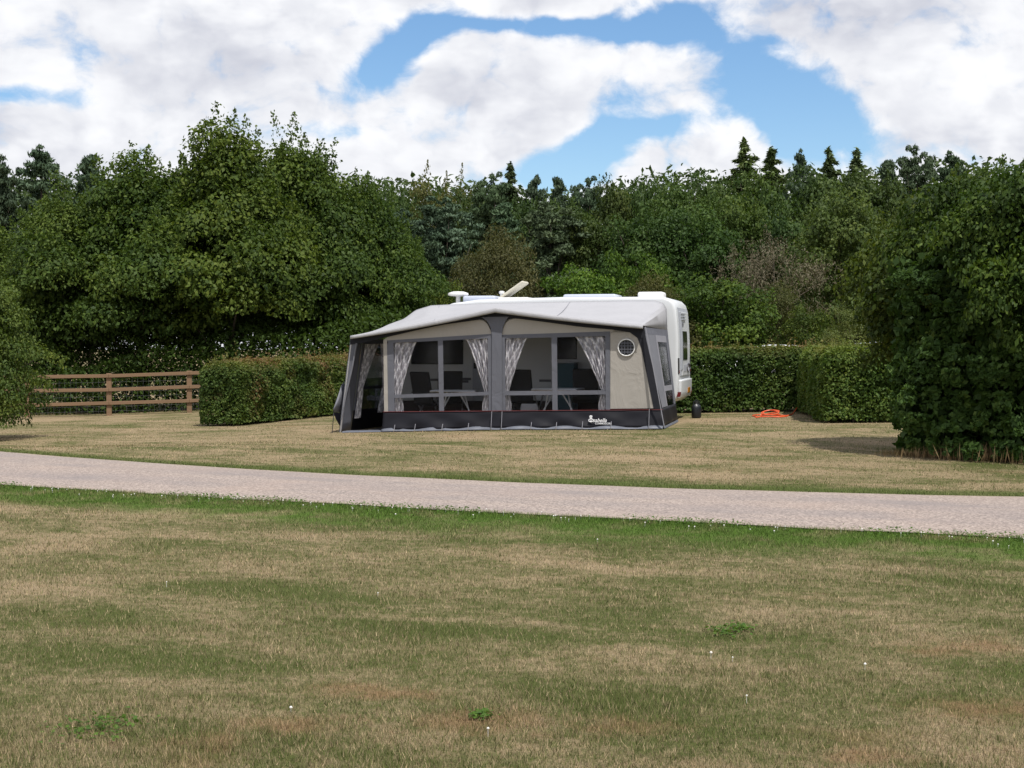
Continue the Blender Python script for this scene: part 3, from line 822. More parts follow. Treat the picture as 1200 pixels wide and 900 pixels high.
# left side wall pair, hung on the inside of the side wall
_l0 = np.array(P(397.5, 506, 0)); _l1 = np.array(P(411, 396, 0)); _r0 = np.array([-6.05, DEP-.02, 0.]); _r1 = np.array([-5.75, DEP-.02, 1.78])
def sl(s, t, off):
    q = (_l0*(1-s)+_r0*s)*(1-t) + (_l1*(1-s)+_r1*s)*t; q = q.copy(); q[0] += .04+off; return q
G2 = 'curtains on the inner side of the open doorway wall'
curtain(.22, .47, .28, .93, .45, .12, 0, 'dim curtain inside the open doorway, the one nearer the corner pole', G2, side=lambda s, t, d: sl(s, t, d))
curtain(.80, .50, .66, .93, .45, .14, 0, 'dim curtain inside the open doorway, the one nearer the caravan', G2, side=lambda s, t, d: sl(s, t, d))

# ------------------------------------------------------------------ furniture inside the awning
def make_chair():
    r = empty('camping_chair', (0, 0, 0))
    Mx = Matrix.Rotation(R(14), 4, 'X')
    MB().box((-.25, -.24, .42), (.25, .22, .47)).build('seat', M['chairfab'], r, bevel=.02)
    MB().box((-.25, .20, .46), (.25, .26, 1.12), Matrix.Translation((0, .2, .45)) @ Matrix.Rotation(R(-13), 4, 'X') @ Matrix.Translation((0, -.2, -.45))).build('backrest', M['chairfab'], r, bevel=.025)
    for s in (-1, 1):
        MB().bar((s*.28, -.26, .64), (s*.28, .28, .68), .05, .03).build('armrest', M['chairfab'], r, bevel=.01)
        MB().tube([(s*.27, -.28, .0), (s*.27, .28, .62)], .013).build('leg', M['alu'], r)
        MB().tube([(s*.275, .30, .0), (s*.275, -.24, .62)], .013).build('leg', M['alu'], r)
    return r
CH = [(506, 1.25, 155, 'black folding chair near the left end of the awning, behind the left window'),
      (526, 1.55, 200, 'black folding chair behind the middle bar of the left window'),
      (617, 1.25, 170, 'tall black folding chair seen just right of the centre pole curtain'),
      (686, 1.45, 190, 'black folding chair behind the right pane next to the blue cabinet')]
proto = make_chair()
for i, (px, yl, rz, lab) in enumerate(CH):
    c = proto if i == 0 else copy_tree(proto)
    x = P(px, 450, yl)[0]; w = W(x, yl); c.location = (w[0], w[1], gl(x, yl)+.03); c.rotation_euler = (0, 0, ROT+R(rz))
    tag(c, lab, 'chair', 'folding chairs inside the awning')
def make_table():
    r = empty('folding_table', (0, 0, 0))
    MB().box((-.45, -.3, .70), (.45, .3, .73)).build('table_top', M['greytrim'], r, bevel=.008)
    MB().tube([(-.45, -.3, .7), (.45, -.3, .7), (.45, .3, .7), (-.45, .3, .7), (-.45, -.3, .7)], .012, 6).build('edge_frame', M['alu'], r)
    for s in (-1, 1):
        MB().tube([(s*.40, -.28, 0), (s*.12, .26, .69)], .014).build('leg', M['whitetrim'], r)
        MB().tube([(s*.40, .28, 0), (s*.12, -.26, .69)], .014).build('leg', M['whitetrim'], r)
    return r
TB = [(534, .75, 'folding table with pale crossed legs behind the left window'), (654, .75, 'folding table with pale crossed legs behind the right window')]
proto = make_table()
for i, (px, yl, lab) in enumerate(TB):
    c = proto if i == 0 else copy_tree(proto)
    x = P(px, 450, yl)[0]; w = W(x, yl); c.location = (w[0], w[1], gl(x, yl)+.03); c.rotation_euler = (0, 0, ROT+R(4-8*i))
    tag(c, lab, 'table', 'folding tables inside the awning')
x = P(664, 440, 2.1)[0]; w = W(x, 2.1)
cb = empty('storage_cabinet', (w[0], w[1], gl(x, 2.1)+.03), ROT)
tag(cb, 'dim blue cloth cabinet standing against the caravan behind the right window', 'cabinet')
MB().box((-.2, -.2, .05), (.2, .2, 1.2)).build('cabinet_body', M['teal'], cb, bevel=.02)
MB().box((-.22, -.22, 1.2), (.22, .22, 1.225)).build('cabinet_top', M['greytrim'], cb, bevel=.006)
for sx in (-1, 1):
    for sy in (-1, 1): MB().tube([(sx*.17, sy*.17, 0), (sx*.17, sy*.17, .06)], .015).build('foot', M['alu'], cb)

# ------------------------------------------------------------------ water carrier and cable
p = on_ground(816, 490)
jc = empty('water_container', tuple(p), R(15)); tag(jc, 'black plastic water container on the grass by the caravan end', 'container')
MB().lathe([(.085, 0), (.105, .03), (.108, .22), (.09, .27), (.045, .30), (.04, .32)], n=20, sy=.8).build('tank', M['jerry'], jc, smooth=True)
MB().tube([(-.07, 0, .25), (-.06, 0, .35), (0, 0, .385), (.06, 0, .35), (.07, 0, .25)], .012).build('handle', M['jerry'], jc, smooth=True)
MB().lathe([(.042, .315), (.042, .345), (.03, .35)], n=14).build('cap', M['rubber'], jc)
pts = []
c0 = on_ground(903, 487.5)
def gp(px, py, dz=.012):
    q = on_ground(px, py); return (q[0], q[1], q[2]+dz)
pts += [gp(938, 476, .33), gp(936.5, 480, .18), gp(932, 484, .06), gp(926, 487), gp(915, 488.5), gp(900, 489.2), gp(886, 488.8), gp(882, 487.6), gp(890, 486.6), gp(902, 486.8), gp(918, 487.6), gp(922, 488.6), gp(908, 489.4), gp(892, 488.2), gp(897, 487.2, .03)]
for k in range(40):
    a = k*.55; rr = .17 + .03*math.sin(k*.7)
    pts.append((c0[0]+rr*math.cos(a), c0[1]+.10*math.sin(a)*1.6, c0[2]+.03+.09*max(0, math.sin(a*.5+1))**2))
pts += [gp(890, 489.3), gp(884, 489.7)]
# smooth with Catmull-Rom
sm = []
PP = [Vector(q) for q in pts]
for i in range(len(PP)-1):
    p0, p1, p2, p3 = PP[max(i-1, 0)], PP[i], PP[i+1], PP[min(i+2, len(PP)-1)]
    for t in (0, .25, .5, .75):
        sm.append(.5*((2*p1)+(-p0+p2)*t+(2*p0-5*p1+4*p2-p3)*t*t+(-p0+3*p1-3*p2+p3)*t**3))
sm = [Vector((q.x, q.y, max(q.z, float(g(q.x, q.y))+.012))) for q in sm]
base = Vector(c0); o = MB().tube([q-base for q in sm], .0135, 6).build('power_cable', M['orange'], smooth=True); o.location = base
tag(o, 'orange electric cable coiled on the grass and running into the hedge', 'cable')

# ------------------------------------------------------------------ fence
A, Bp = on_ground(128, 487), on_ground(222, 483.5)
d = (Bp-A); d[2] = 0; L0 = np.linalg.norm(d); d /= L0; nrm = np.array([d[1], -d[0], 0])
fr_ = empty('wooden_fence', tuple(A), math.atan2(d[1], d[0])); tag(fr_, 'three rail brown wooden fence with wire netting under the big trees', 'fence')
posts = [-2*L0*1.0, -L0, 0, L0, 2*L0, 3*L0]
def zf(s): q = A + d*s; return float(g(q[0], q[1])) - A[2]
for s in posts:
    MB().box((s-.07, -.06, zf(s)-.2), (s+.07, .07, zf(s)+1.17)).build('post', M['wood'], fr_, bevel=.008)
for h in (.34, .72, 1.10):
    for i in range(len(posts)-1):
        a, c = posts[i], posts[i+1]; j = .012*math.sin(h*40+i*3)
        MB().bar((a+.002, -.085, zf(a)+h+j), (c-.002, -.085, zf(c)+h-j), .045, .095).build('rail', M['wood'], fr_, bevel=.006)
mb = MB()
for h in np.linspace(.06, 1.0, 8): mb.tube([(posts[0], .085, zf(posts[0])+h), (posts[-1], .085, zf(posts[-1])+h)], .0025, 4, caps=False)
for s in np.arange(posts[0], posts[-1], .15): mb.tube([(s, .087, zf(s)+.05), (s, .087, zf(s)+1.0)], .002, 4, caps=False)
mb.build('wire_netting', M['wire'], fr_)

# ------------------------------------------------------------------ foliage engines
def unit(v): return v/np.maximum(np.linalg.norm(v, axis=1, keepdims=True), 1e-9)
def leaf_mesh(name, pos, nrm, size, tint, asp=.55, red=None, tang=None, fold=.12):
    n = len(pos); nrm = unit(nrm)
    r = rng.normal(size=(n, 3)) if tang is None else tang
    t = unit(r - nrm*np.sum(r*nrm, 1, keepdims=True)); bt = np.cross(nrm, t)
    s = size[:, None]
    a = pos - t*s*.5; c = pos + t*s*.5
    mid = pos - t*s*.06 + nrm*s*fold
    l = mid + bt*s*asp*.5; r_ = mid - bt*s*asp*.5
    v = np.empty((n, 4, 3)); v[:, 0] = a; v[:, 1] = r_; v[:, 2] = c; v[:, 3] = l
    me = bpy.data.meshes.new(name)
    me.vertices.add(n*4); me.vertices.foreach_set('co', v.astype(np.float32).ravel())
    me.loops.add(n*4); me.loops.foreach_set('vertex_index', np.arange(n*4, dtype=np.int32))
    me.polygons.add(n); me.polygons.foreach_set('loop_start', np.arange(0, n*4, 4, dtype=np.int32))
    try: me.polygons.foreach_set('loop_total', np.full(n, 4, dtype=np.int32))
    except Exception: pass
    me.update(calc_edges=True)
    at_ = me.attributes.new('tint', 'FLOAT', 'FACE'); at_.data.foreach_set('value', np.clip(tint, 0, 1).astype(np.float32))
    if red is not None:
        at_ = me.attributes.new('red', 'FLOAT', 'FACE'); at_.data.foreach_set('value', np.clip(red, 0, 1).astype(np.float32))
    return me

def sph(n, zmin=-1.):
    z = rng.uniform(zmin, 1, n); a = rng.uniform(0, 2*np.pi, n); r = np.sqrt(1-z*z)
    return np.stack([r*np.cos(a), r*np.sin(a), z], 1)

def trunk_mesh(name, H, r0, tips, lean=.1, top=.8):
    mb = MB(); n = 9
    ph = rng.uniform(0, 6)
    cl = [(lean*math.sin(k*.8+ph)*k/n, lean*math.cos(k*.6+ph)*k/n, H*top*k/n - (.15 if k == 0 else 0)) for k in range(n+1)]
    mb.tube(cl, [r0*(1.25 if k == 0 else 1)*(1-.85*k/n) for k in range(n+1)], 9)
    for tp in tips:
        tp = np.array(tp); k = int(np.clip(tp[2]/(H*top)*.55*n, 1, n-2)); s = np.array(cl[k])
        m = s*.5 + tp*.5 + np.array([0, 0, .12*np.linalg.norm(tp-s)*(.5)])
        rr = r0*(1-.85*k/n)*.5
        mb.tube([s, s*.75+m*.25, m, tp], [rr, rr*.8, rr*.5, rr*.15], 6)
    me = bpy.data.meshes.new(name); me.from_pydata(mb.v, [], mb.f); me.update()
    me.polygons.foreach_set('use_smooth', [True]*len(me.polygons)); me.materials.append(M['bark'])
    return me

def crown_broad(name, H, Rx, z0, n_clump, n_leaf, leaf, material, flat=.7, cr=(.16, .30), shape='round', shoots=0, asp=.6, up=.5, droop=0., core=.2, jag=.35):
    """clumps of leaves spread through an uneven envelope"""
    zc = (H+z0)/2; Rz = (H-z0)/2
    d = sph(n_clump, -.85); 
    env = 1 + jag*(fbm(d*1.7+rng.uniform(0, 50, 3), 3)-.5)*2
    fr = rng.uniform(.40, 1.0, n_clump)**.55
    wz = 1.0
    c = d*env[:, None]*fr[:, None]*np.array([Rx, Rx, Rz])
    if shape == 'dome':
        c[:, 2] = np.where(c[:, 2] < 0, c[:, 2]*1.0, c[:, 2]); zr = c[:, 2]/Rz; wide = 1+.22*(zr < 0)-.5*np.clip(zr, 0, 1)**1.3; c[:, :2] *= wide[:, None]
    if shape == 'cone':
        k = np.clip(.5 - .5*c[:, 2]/Rz, .08, 1); c[:, :2] *= (k**.8)[:, None]*1.3
    c[:, 2] += zc
    rad = rng.uniform(cr[0], cr[1], n_clump)*Rx*(.75+.5*rng.random(n_clump))
    c[:, 2] = np.maximum(c[:, 2], z0+rad*flat*.5)
    c[:, 2] = z0+(c[:, 2]-z0)*((H*(.93 if shoots else .99)-z0)/np.max(c[:, 2]+rad*flat*.9-z0))
    w = rad**2; w /= w.sum()
    idx = rng.choice(n_clump, n_leaf, p=w)
    dl = sph(n_leaf, -.55)
    rr = rad[idx]*np.where(rng.random(n_leaf) < .78, rng.uniform(.78, 1.08, n_leaf), rng.uniform(.2, .8, n_leaf))
    lump = .7+.6*vnoise(dl*2.2+idx[:, None]*3.1)
    loc = dl*(rr*lump)[:, None]; loc[:, 2] *= flat
    out = unit(c-np.array([0, 0, zc]))
    if droop: loc[:, 2] -= droop*np.sum(loc[:, :2]*out[idx][:, :2], 1)
    pos = c[idx]+loc
    nrm = dl*.7+np.array([0, 0, up])+rng.normal(size=(n_leaf, 3))*.55+out[idx]*.25
    ct = rng.uniform(.2, .75, n_clump)
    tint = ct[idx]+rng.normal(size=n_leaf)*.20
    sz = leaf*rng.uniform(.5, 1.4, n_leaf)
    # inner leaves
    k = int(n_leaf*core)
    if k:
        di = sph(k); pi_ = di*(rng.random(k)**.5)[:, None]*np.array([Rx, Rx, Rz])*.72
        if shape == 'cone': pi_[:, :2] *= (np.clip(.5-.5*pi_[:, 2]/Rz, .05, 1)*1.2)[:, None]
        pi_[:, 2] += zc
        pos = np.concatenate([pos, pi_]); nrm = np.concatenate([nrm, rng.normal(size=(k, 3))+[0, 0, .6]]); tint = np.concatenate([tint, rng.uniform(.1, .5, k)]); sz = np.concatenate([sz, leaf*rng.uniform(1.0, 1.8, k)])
    tw = []
    if shoots:   # upright leafy shoots poking out of the top
        for _ in range(shoots):
            q = c[rng.choice(np.argsort(-c[:, 2])[:max(6, n_clump//2)])]+rng.normal(size=3)*Rx*.10
            ln = rng.uniform(.3, 1.25)*H*.11; tip = q+np.array([rng.normal()*.15, rng.normal()*.15, 1.])*ln
            m = int(26+ln*40); f = rng.random(m)**.8
            pp = q+(tip-q)*f[:, None]+rng.normal(size=(m, 3))*.20*(1.1-f)[:, None]*(.6+ln*.5)
            pos = np.concatenate([pos, pp]); nrm = np.concatenate([nrm, rng.normal(size=(m, 3))+[0, 0, .5]])
            tint = np.concatenate([tint, rng.uniform(.3, .9, m)]); sz = np.concatenate([sz, leaf*rng.uniform(.6, 1.1, m)])
    ok = pos[:, 2] > .05
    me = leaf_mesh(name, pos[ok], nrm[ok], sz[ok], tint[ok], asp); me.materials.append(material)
    tips = c[rng.choice(n_clump, min(9, n_clump), replace=False)]
    return me, tips

def crown_spruce(name, H, Rx, n_leaf, leaf, material, z0=.06):
    tiers = 26; pos = []; nrm = []; tang = []; tint = []
    per = n_leaf//tiers//10
    for k in range(tiers):
        f = k/(tiers-1); z = H*(z0+(1-z0)*f); r = Rx*(1-f)**.75*(.7+.5*rng.random())+.05
        nb = int(6+8*(1-f)); ph = rng.uniform(0, 6)
        cnt = int(max(8, n_leaf/tiers*(1.7*(1-f)+.15)/nb))
        for j in range(nb):
            a = ph+2*np.pi*j/nb+rng.normal()*.2; rb = r*rng.uniform(.6, 1.25)+.12; zj = rng.uniform(-.5, .5)*H/tiers*1.6
            s = rng.random(cnt)**.7
            dirv = np.array([math.cos(a), math.sin(a), 0]); sd = np.array([-math.sin(a), math.cos(a), 0])
            p = dirv*(s*rb)[:, None]+sd*(rng.normal(size=cnt)*.16*rb*(1.1-s))[:, None]
            p[:, 2] += z+zj-.28*s*rb+.10*s*s*rb+rng.normal(size=cnt)*.16*(1.2-s)
            pos.append(p); tang.append(dirv+rng.normal(size=(cnt, 3))*.5+[0, 0, -.2]); nrm.append(rng.normal(size=(cnt, 3))*.6+[0, 0, 1.])
            tint.append(np.clip(.45+rng.normal()*.15+rng.normal(size=cnt)*.15+.15*s, 0, 1))
    m = 60; p = np.zeros((m, 3)); p[:, 2] = H*(.97+.05*rng.random(m)); p[:, :2] = rng.normal(size=(m, 2))*.05
    pos.append(p); tang.append(rng.normal(size=(m, 3))+[0, 0, 2.]); nrm.append(rng.normal(size=(m, 3))); tint.append(np.full(m, .6))
    pos = np.concatenate(pos); n = len(pos)
    me = leaf_mesh(name, pos, np.concatenate(nrm), leaf*rng.uniform(.7, 1.3, n), np.concatenate(tint), .38, tang=np.concatenate(tang)); me.materials.append(material)
    return me

def crown_pine(name, H, Rx, z0, n_clump, n_leaf, leaf, material, point=.5):
    """flattened plates of needle tufts on spreading limbs"""
    f = rng.random(n_clump)**.75; z = z0+(H-z0)*f
    rmax = Rx*np.clip(1.1-point*f-.6*np.clip(f-.75, 0, 1)*2, .12, 1)*(np.clip(f*5, .45, 1))
    a = rng.uniform(0, 2*np.pi, n_clump); r = rmax*rng.uniform(.2, 1, n_clump)*(.55+1.0*vnoise(np.stack([np.cos(a)*1.6, np.sin(a)*1.6, f*7+rng.uniform(0, 50)], 1)))
    c = np.stack([r*np.cos(a), r*np.sin(a), z], 1)
    rad = rng.uniform(.18, .42, n_clump)*Rx*(1-.6*f)
    w = rad**2; idx = rng.choice(n_clump, n_leaf, p=w/w.sum())
    dl = sph(n_leaf, -.5); loc = dl*(rad[idx]*rng.uniform(.55, 1.05, n_leaf)*(.7+.6*vnoise(dl*2.5+idx[:, None]*2.7)))[:, None]; loc[:, 2] *= .5
    pos = c[idx]+loc; tang = dl*.8+np.array([0, 0, .7])+rng.normal(size=(n_leaf, 3))*.6
    ct = rng.uniform(.25, .7, n_clump); tint = ct[idx]+rng.normal(size=n_leaf)*.15
    me = leaf_mesh(name, pos, dl+rng.normal(size=(n_leaf, 3))*.8, leaf*rng.uniform(.7, 1.3, n_leaf), tint, .34, tang=tang); me.materials.append(material)
    return me, c[rng.choice(n_clump, 12, replace=False)]

PROTO = {}
def protos():
    def add(key, H, Rx, crown, trunk): PROTO.setdefault(key, []).append((H, Rx, crown, trunk))
    for k in range(3):   # broad leaved trees just behind the fence
        me, tips = crown_broad('crown', 7.5, 2.7, .95, 120, 52000, .125, M['leaf_near'], flat=.52, cr=(.15, .36), shoots=130, droop=.3, up=.55, core=.10, jag=.4, shape='dome')
        add('near', 7.5, 2.7, me, trunk_mesh('trunk', 7.5, .16, tips))
    for k in range(2):   # crowns lifted over the tall hedge
        me, tips = crown_broad('crown', 5, 2.0, 1.5, 95, 34000, .115, M['leaf_near'], flat=.5, cr=(.20, .38), shoots=30, droop=.4, up=.55, core=.15, jag=.4)
        add('high', 5, 2.0, me, trunk_mesh('trunk', 5, .10, tips))
    me, tips = crown_broad('crown', 3.9, 1.9, .05, 110, 30000, .085, M['leaf_beech'], flat=.32, cr=(.20, .36), shape='dome', droop=.25, up=.8, core=.15, shoots=16)
    add('beech', 3.9, 1.9, me, trunk_mesh('trunk', 3.9, .07, tips))
    for k in range(3):
        me, tips = crown_broad('crown', 12, 4.2, 1.2, 95, 15000, .27, M['leaf_oak'], flat=.72, cr=(.17, .30), core=.12, jag=.4, shoots=6)
        add('oak', 12, 4.2, me, trunk_mesh('trunk', 12, .28, tips))
    for k in range(3):
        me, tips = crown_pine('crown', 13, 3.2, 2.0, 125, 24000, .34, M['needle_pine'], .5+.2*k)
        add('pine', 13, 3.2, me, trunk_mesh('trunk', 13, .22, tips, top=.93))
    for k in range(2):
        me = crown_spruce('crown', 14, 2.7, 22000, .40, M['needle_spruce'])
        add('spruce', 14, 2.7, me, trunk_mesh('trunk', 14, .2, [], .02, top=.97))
    for k in range(2):
        me, tips = crown_broad('crown', 12, 3.0, 2, 70, 9000, .20, M['leaf_birch'], flat=.8, cr=(.16, .28), core=.08, jag=.5, droop=.25, shoots=14)
        add('birch', 12, 3.0, me, trunk_mesh('trunk', 12, .14, tips))
    for k in range(2):
        me, tips = crown_broad('crown', 6, 3.4, .2, 130, 22000, .15, M['leaf_willow'], flat=.6, cr=(.13, .24), shape='dome', core=.15, droop=.4, jag=.2, asp=.4)
        add('willow', 6, 3.4, me, trunk_mesh('trunk', 6, .16, tips))
    for k in range(2):
        me, tips = crown_broad('crown', 6, 2.8, .2, 90, 15000, .17, M['leaf_near'], flat=.7, cr=(.15, .28), core=.15, jag=.35, shoots=10)
        add('bush', 6, 2.8, me, trunk_mesh('trunk', 6, .12, tips))
    me, tips = crown_broad('crown', 6, 3., .3, 80, 7500, .17, M['leaf_dead'], flat=.7, cr=(.14, .3), core=.15, jag=.5, asp=.22, shoots=20)
    add('dead', 6, 3., me, trunk_mesh('trunk', 6, .11, tips))
protos()

cnt = {}
def tree(key, px, top, hw, Yd, label, cat='tree', group=None, tint=(1, 1, 1), name=None, rot=None, which=None, base=None):
    lst = PROTO[key]; i = cnt.get(key, 0); cnt[key] = i+1
    H, Rx, cm, tm = lst[(i if which is None else which) % len(lst)]
    q = at(px, top, Yd); gz = float(g(q[0], q[1])) if base is None else base
    r = empty(name or key, (q[0], q[1], gz), rng.uniform(0, 6.28) if rot is None else rot)
    sx = hw*{'pine': 1.3, 'spruce': 2.0, 'birch': 1.25, 'oak': 1.12}.get(key, 1)/F_PX*Yd/Rx; r.scale = (sx, sx, (q[2]-gz)/H)
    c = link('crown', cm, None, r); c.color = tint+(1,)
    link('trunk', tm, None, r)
    return tag(r, label, cat, group)

# --- trees behind the fence on the left
GN = 'leafy trees overhanging the fence'
tree('near', 78, 216, 78, 44.2, 'broad dark tree overhanging the left part of the wooden fence', group=GN, name='broadleaf_tree', tint=(.95, .95, .95))
tree('near', 165, 158, 100, 44.8, 'tall broad tree with upright leading shoots above the fence posts', group=GN, name='broadleaf_tree')
tree('near', 268, 125, 108, 45.2, 'tallest leafy tree left of the awning, peak of the left clump', group=GN, name='broadleaf_tree', tint=(1.05, 1.0, .9))
tree('near', 352, 150, 88, 47, 'leafy tree with spiky shoots at the right shoulder of the left clump', group=GN, name='broadleaf_tree')
tree('near', 425, 190, 75, 48, 'darker sloping tree closing the left clump beside the awning roof', group=GN, name='broadleaf_tree', tint=(.85, .9, .85))
tree('near', -30, 252, 80, 46, 'dark broadleaf tree at the far left edge above the pale bush', group=GN, name='broadleaf_tree')
tree('beech', -34, 290, 70, 30.0, 'yellow green bushy young tree in front of the fence at the left edge', 'tree', name='young_beech', rot=1.)
# --- beside the tall right hedge
GH = 'leafy trees rising out of the tall hedge'
tree('high', 1110, 203, 98, 22.6, 'broadleaf crown leaning out over the left end of the tall right hedge', group=GH, name='broadleaf_tree', tint=(.95, .86, .72))
tree('high', 1140, 188, 92, 21.9, 'broadleaf crown in the middle above the tall right hedge', group=GH, name='broadleaf_tree', tint=(.82, .84, .74))
tree('high', 1212, 174, 100, 20.6, 'broadleaf crown above the tall hedge, cut by the right edge of the view', group=GH, name='broadleaf_tree', tint=(.8, .86, .74))

# --- the wood: skyline trees
GS = 'trees on the woodland skyline'
for key, px, top, hw, Yd, lab, tn in [
    ('pine', -5, 182, 32, 88, 'dark pine at the extreme left end of the skyline', (.8, .85, .85)),
    ('pine', 48, 173, 42, 90, 'rounded pine crown peeping above the left end of the leafy clump', (.9, 1, 1)),
    ('pine', 105, 182, 40, 92, 'pine mostly hidden behind the broad tree at left', (.9, 1, 1)),
    ('oak', 462, 198, 34, 86, 'dark round tree next to the right foot of the left clump', (.9, 1, .9)),
    ('birch', 497, 193, 27, 88, 'tan leaved birch, first pale crown right of the left clump', (1.15, 1., .85)),
    ('birch', 528, 200, 26, 90, 'tan leaved birch with a bare pale stem, second pale crown', (1.1, .95, .8)),
    ('pine', 574, 203, 30, 85, 'green pine standing left of the dark pointed spruce', (.95, 1.05, .85)),
    ('spruce', 598, 200, 24, 86, 'dark pointed spruce above the caravan aerial', (1, 1, 1)),
    ('pine', 626, 206, 24, 95, 'small ragged pine just right of the dark spruce above the awning peak', (.85, .9, .9)),
    ('pine', 654, 208, 26, 97, 'low ragged pine below the notch of blue sky, left one', (.85, .9, .9)),
    ('pine', 686, 208, 27, 97, 'low ragged pine below the notch of blue sky, right one', (.85, .95, .9)),
    ('oak', 716, 192, 34, 88, 'rust tinged oak crown where the skyline climbs right of the notch', (1.1, 1., .8)),
    ('oak', 752, 190, 34, 90, 'dense green crown above the right half of the awning roof', (.95, 1.05, .9)),
    ('oak', 797, 186, 44, 86, 'big bright oak with a spiky top above the round awning window', (1.1, 1.2, .9)),
    ('oak', 838, 186, 44, 92, 'mid green oak in the skyline dip left of the tall wispy conifer', (1, 1.05, .9)),
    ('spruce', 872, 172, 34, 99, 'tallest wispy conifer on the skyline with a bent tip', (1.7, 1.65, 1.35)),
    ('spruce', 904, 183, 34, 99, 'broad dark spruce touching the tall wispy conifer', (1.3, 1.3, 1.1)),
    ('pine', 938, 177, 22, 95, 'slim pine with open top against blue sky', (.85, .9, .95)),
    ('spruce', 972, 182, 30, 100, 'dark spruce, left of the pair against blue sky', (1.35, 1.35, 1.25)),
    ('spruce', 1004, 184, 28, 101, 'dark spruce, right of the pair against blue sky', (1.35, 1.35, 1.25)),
    ('pine', 1040, 188, 32, 92, 'low rounded pine right of the spruce pair', (.95, 1, .95)),
    ('pine', 1076, 171, 30, 90, 'tallest pine with tufted leader over the right hand trees', (.95, 1, .9)),
    ('pine', 1118, 179, 34, 93, 'broad flat topped pine right of the tufted one', (.9, 1, .9)),
    ('oak', 1162, 176, 44, 86, 'round green crown near the right edge of the skyline', (1.05, 1.1, .95)),
    ('oak', 548, 206, 32, 87, 'dull green rounded crown between the second tan birch and the green pine', (1, 1., .85)),
    ('oak', 612, 214, 34, 84, 'low green crown at the foot of the dark pointed spruce', (.95, 1.05, .85)),
    ('oak', 668, 216, 36, 86, 'low broad green crown between the two low ragged pines', (1., 1.05, .85)),
    ('oak', 888, 183, 50, 84, 'green crown filling the gap below the tall wispy conifer', (1, 1.1, .85)),
    ('oak', 955, 180, 54, 86, 'dull green crown filling between the slim pine and the spruce pair', (1, 1.05, .9)),
    ('oak', 1022, 180, 52, 88, 'dull green crown right below the spruce pair', (1, 1., .85)),
    ('pine', 1212, 176, 40, 92, 'dark pine cut by the right edge of the view', (.9, 1, .9)),
]:
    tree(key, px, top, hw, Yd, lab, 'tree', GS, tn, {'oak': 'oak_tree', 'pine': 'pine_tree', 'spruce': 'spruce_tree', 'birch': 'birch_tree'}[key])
GM = 'trees on the slope below the skyline'
for key, px, top, hw, Yd, lab, tn, which in [
    ('pine', 520, 232, 46, 72, 'blue green pine mass below the tan birches', (1.05, 1.15, 1.25), 0),
    ('pine', 470, 245, 40, 70, 'dark pine between the left clump and the blue green pine', (.8, .9, .9), 1),
    ('pine', 590, 238, 40, 74, 'dark layered pine directly above the brown domed tree', (.85, 1., .9), 2),
    ('pine', 645, 236, 44, 74, 'grey green pine right of the brown domed tree', (1., 1., .9), 0),
    ('oak', 700, 232, 46, 75, 'brownish oak in the middle of the slope above the bright bush', (1., .95, .75), 1),
    ('oak', 760, 226, 52, 73, 'dense dark oak in the middle of the slope above the caravan end', (.85, 1., .8), 2),
    ('oak', 822, 232, 50, 72, 'dark green oak on the slope below the skyline dip', (.85, 1.05, .8), 0),
    ('oak', 872, 214, 44, 74, 'yellowish green drooping tree below the tallest wispy conifer', (1.25, 1.25, .8), 2),
    ('oak', 915, 236, 42, 72, 'dark oak in the shade left of the pale tree', (.8, .95, .8), 1),
    ('oak', 985, 206, 56, 66, 'pale yellow green spreading tree below the spruce pair', (1.45, 1.35, 1.1), 2),
    ('oak', 1050, 228, 48, 68, 'olive crown touching the left side of the right hand trees', (1.05, 1., .8), 0),
    ('oak', 1120, 222, 52, 70, 'grey green crown behind the right hand trees', (1.1, 1.15, 1), 1),
]:
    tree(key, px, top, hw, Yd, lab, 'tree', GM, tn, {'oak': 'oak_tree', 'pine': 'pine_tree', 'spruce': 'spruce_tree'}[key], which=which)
GB = 'bushes and small trees between the hedge and the wood'
for key, px, top, hw, Yd, lab, tn, which in [
    ('bush', 495, 305, 44, 54, 'dark bush at the left behind the awning roof', (.85, .9, .85), 0),
    ('bush', 532, 322, 34, 53, 'small yellowish bush in front of the brown domed tree', (1.3, 1.1, .9), 1),
    ('willow', 580, 262, 68, 57, 'brown green domed tree behind the caravan aerial', (1, 1, 1), 0),
    ('bush', 690, 296, 56, 56, 'bright green bush behind the open caravan hatch', (1.25, 1.4, 1.), 0),
    ('bush', 748, 282, 50, 58, 'fresh green bushy tree above the middle of the caravan roof', (1.15, 1.25, 1.), 1),
    ('willow', 765, 318, 54, 54, 'olive bush just behind the right end of the caravan roof', (1, 1.05, .9), 1),
    ('bush', 846, 310, 66, 54, 'broad green bush right of the caravan end', (1., 1.05, .95), 0),
    ('dead', 905, 262, 62, 60, 'grey brown half bare tree right of the caravan', (1, 1, 1), 0),
    ('willow', 905, 330, 54, 55, 'olive bush under the grey brown half bare tree', (.9, 1., .85), 0),
    ('bush', 952, 352, 36, 52, 'low olive bush left of the small pale birch', (1.05, .95, .85), 1),
    ('birch', 996, 352, 25, 46, 'small pale green birch above the right hedge', (1.15, 1.2, 1), 0),
]:
    tree(key, px, top, hw, Yd, lab, 'shrub' if key in ('bush',) else 'tree', GB, tn, {'bush': 'leafy_bush', 'willow': 'domed_tree', 'dead': 'bare_tree', 'birch': 'birch_tree'}[key], which=which)

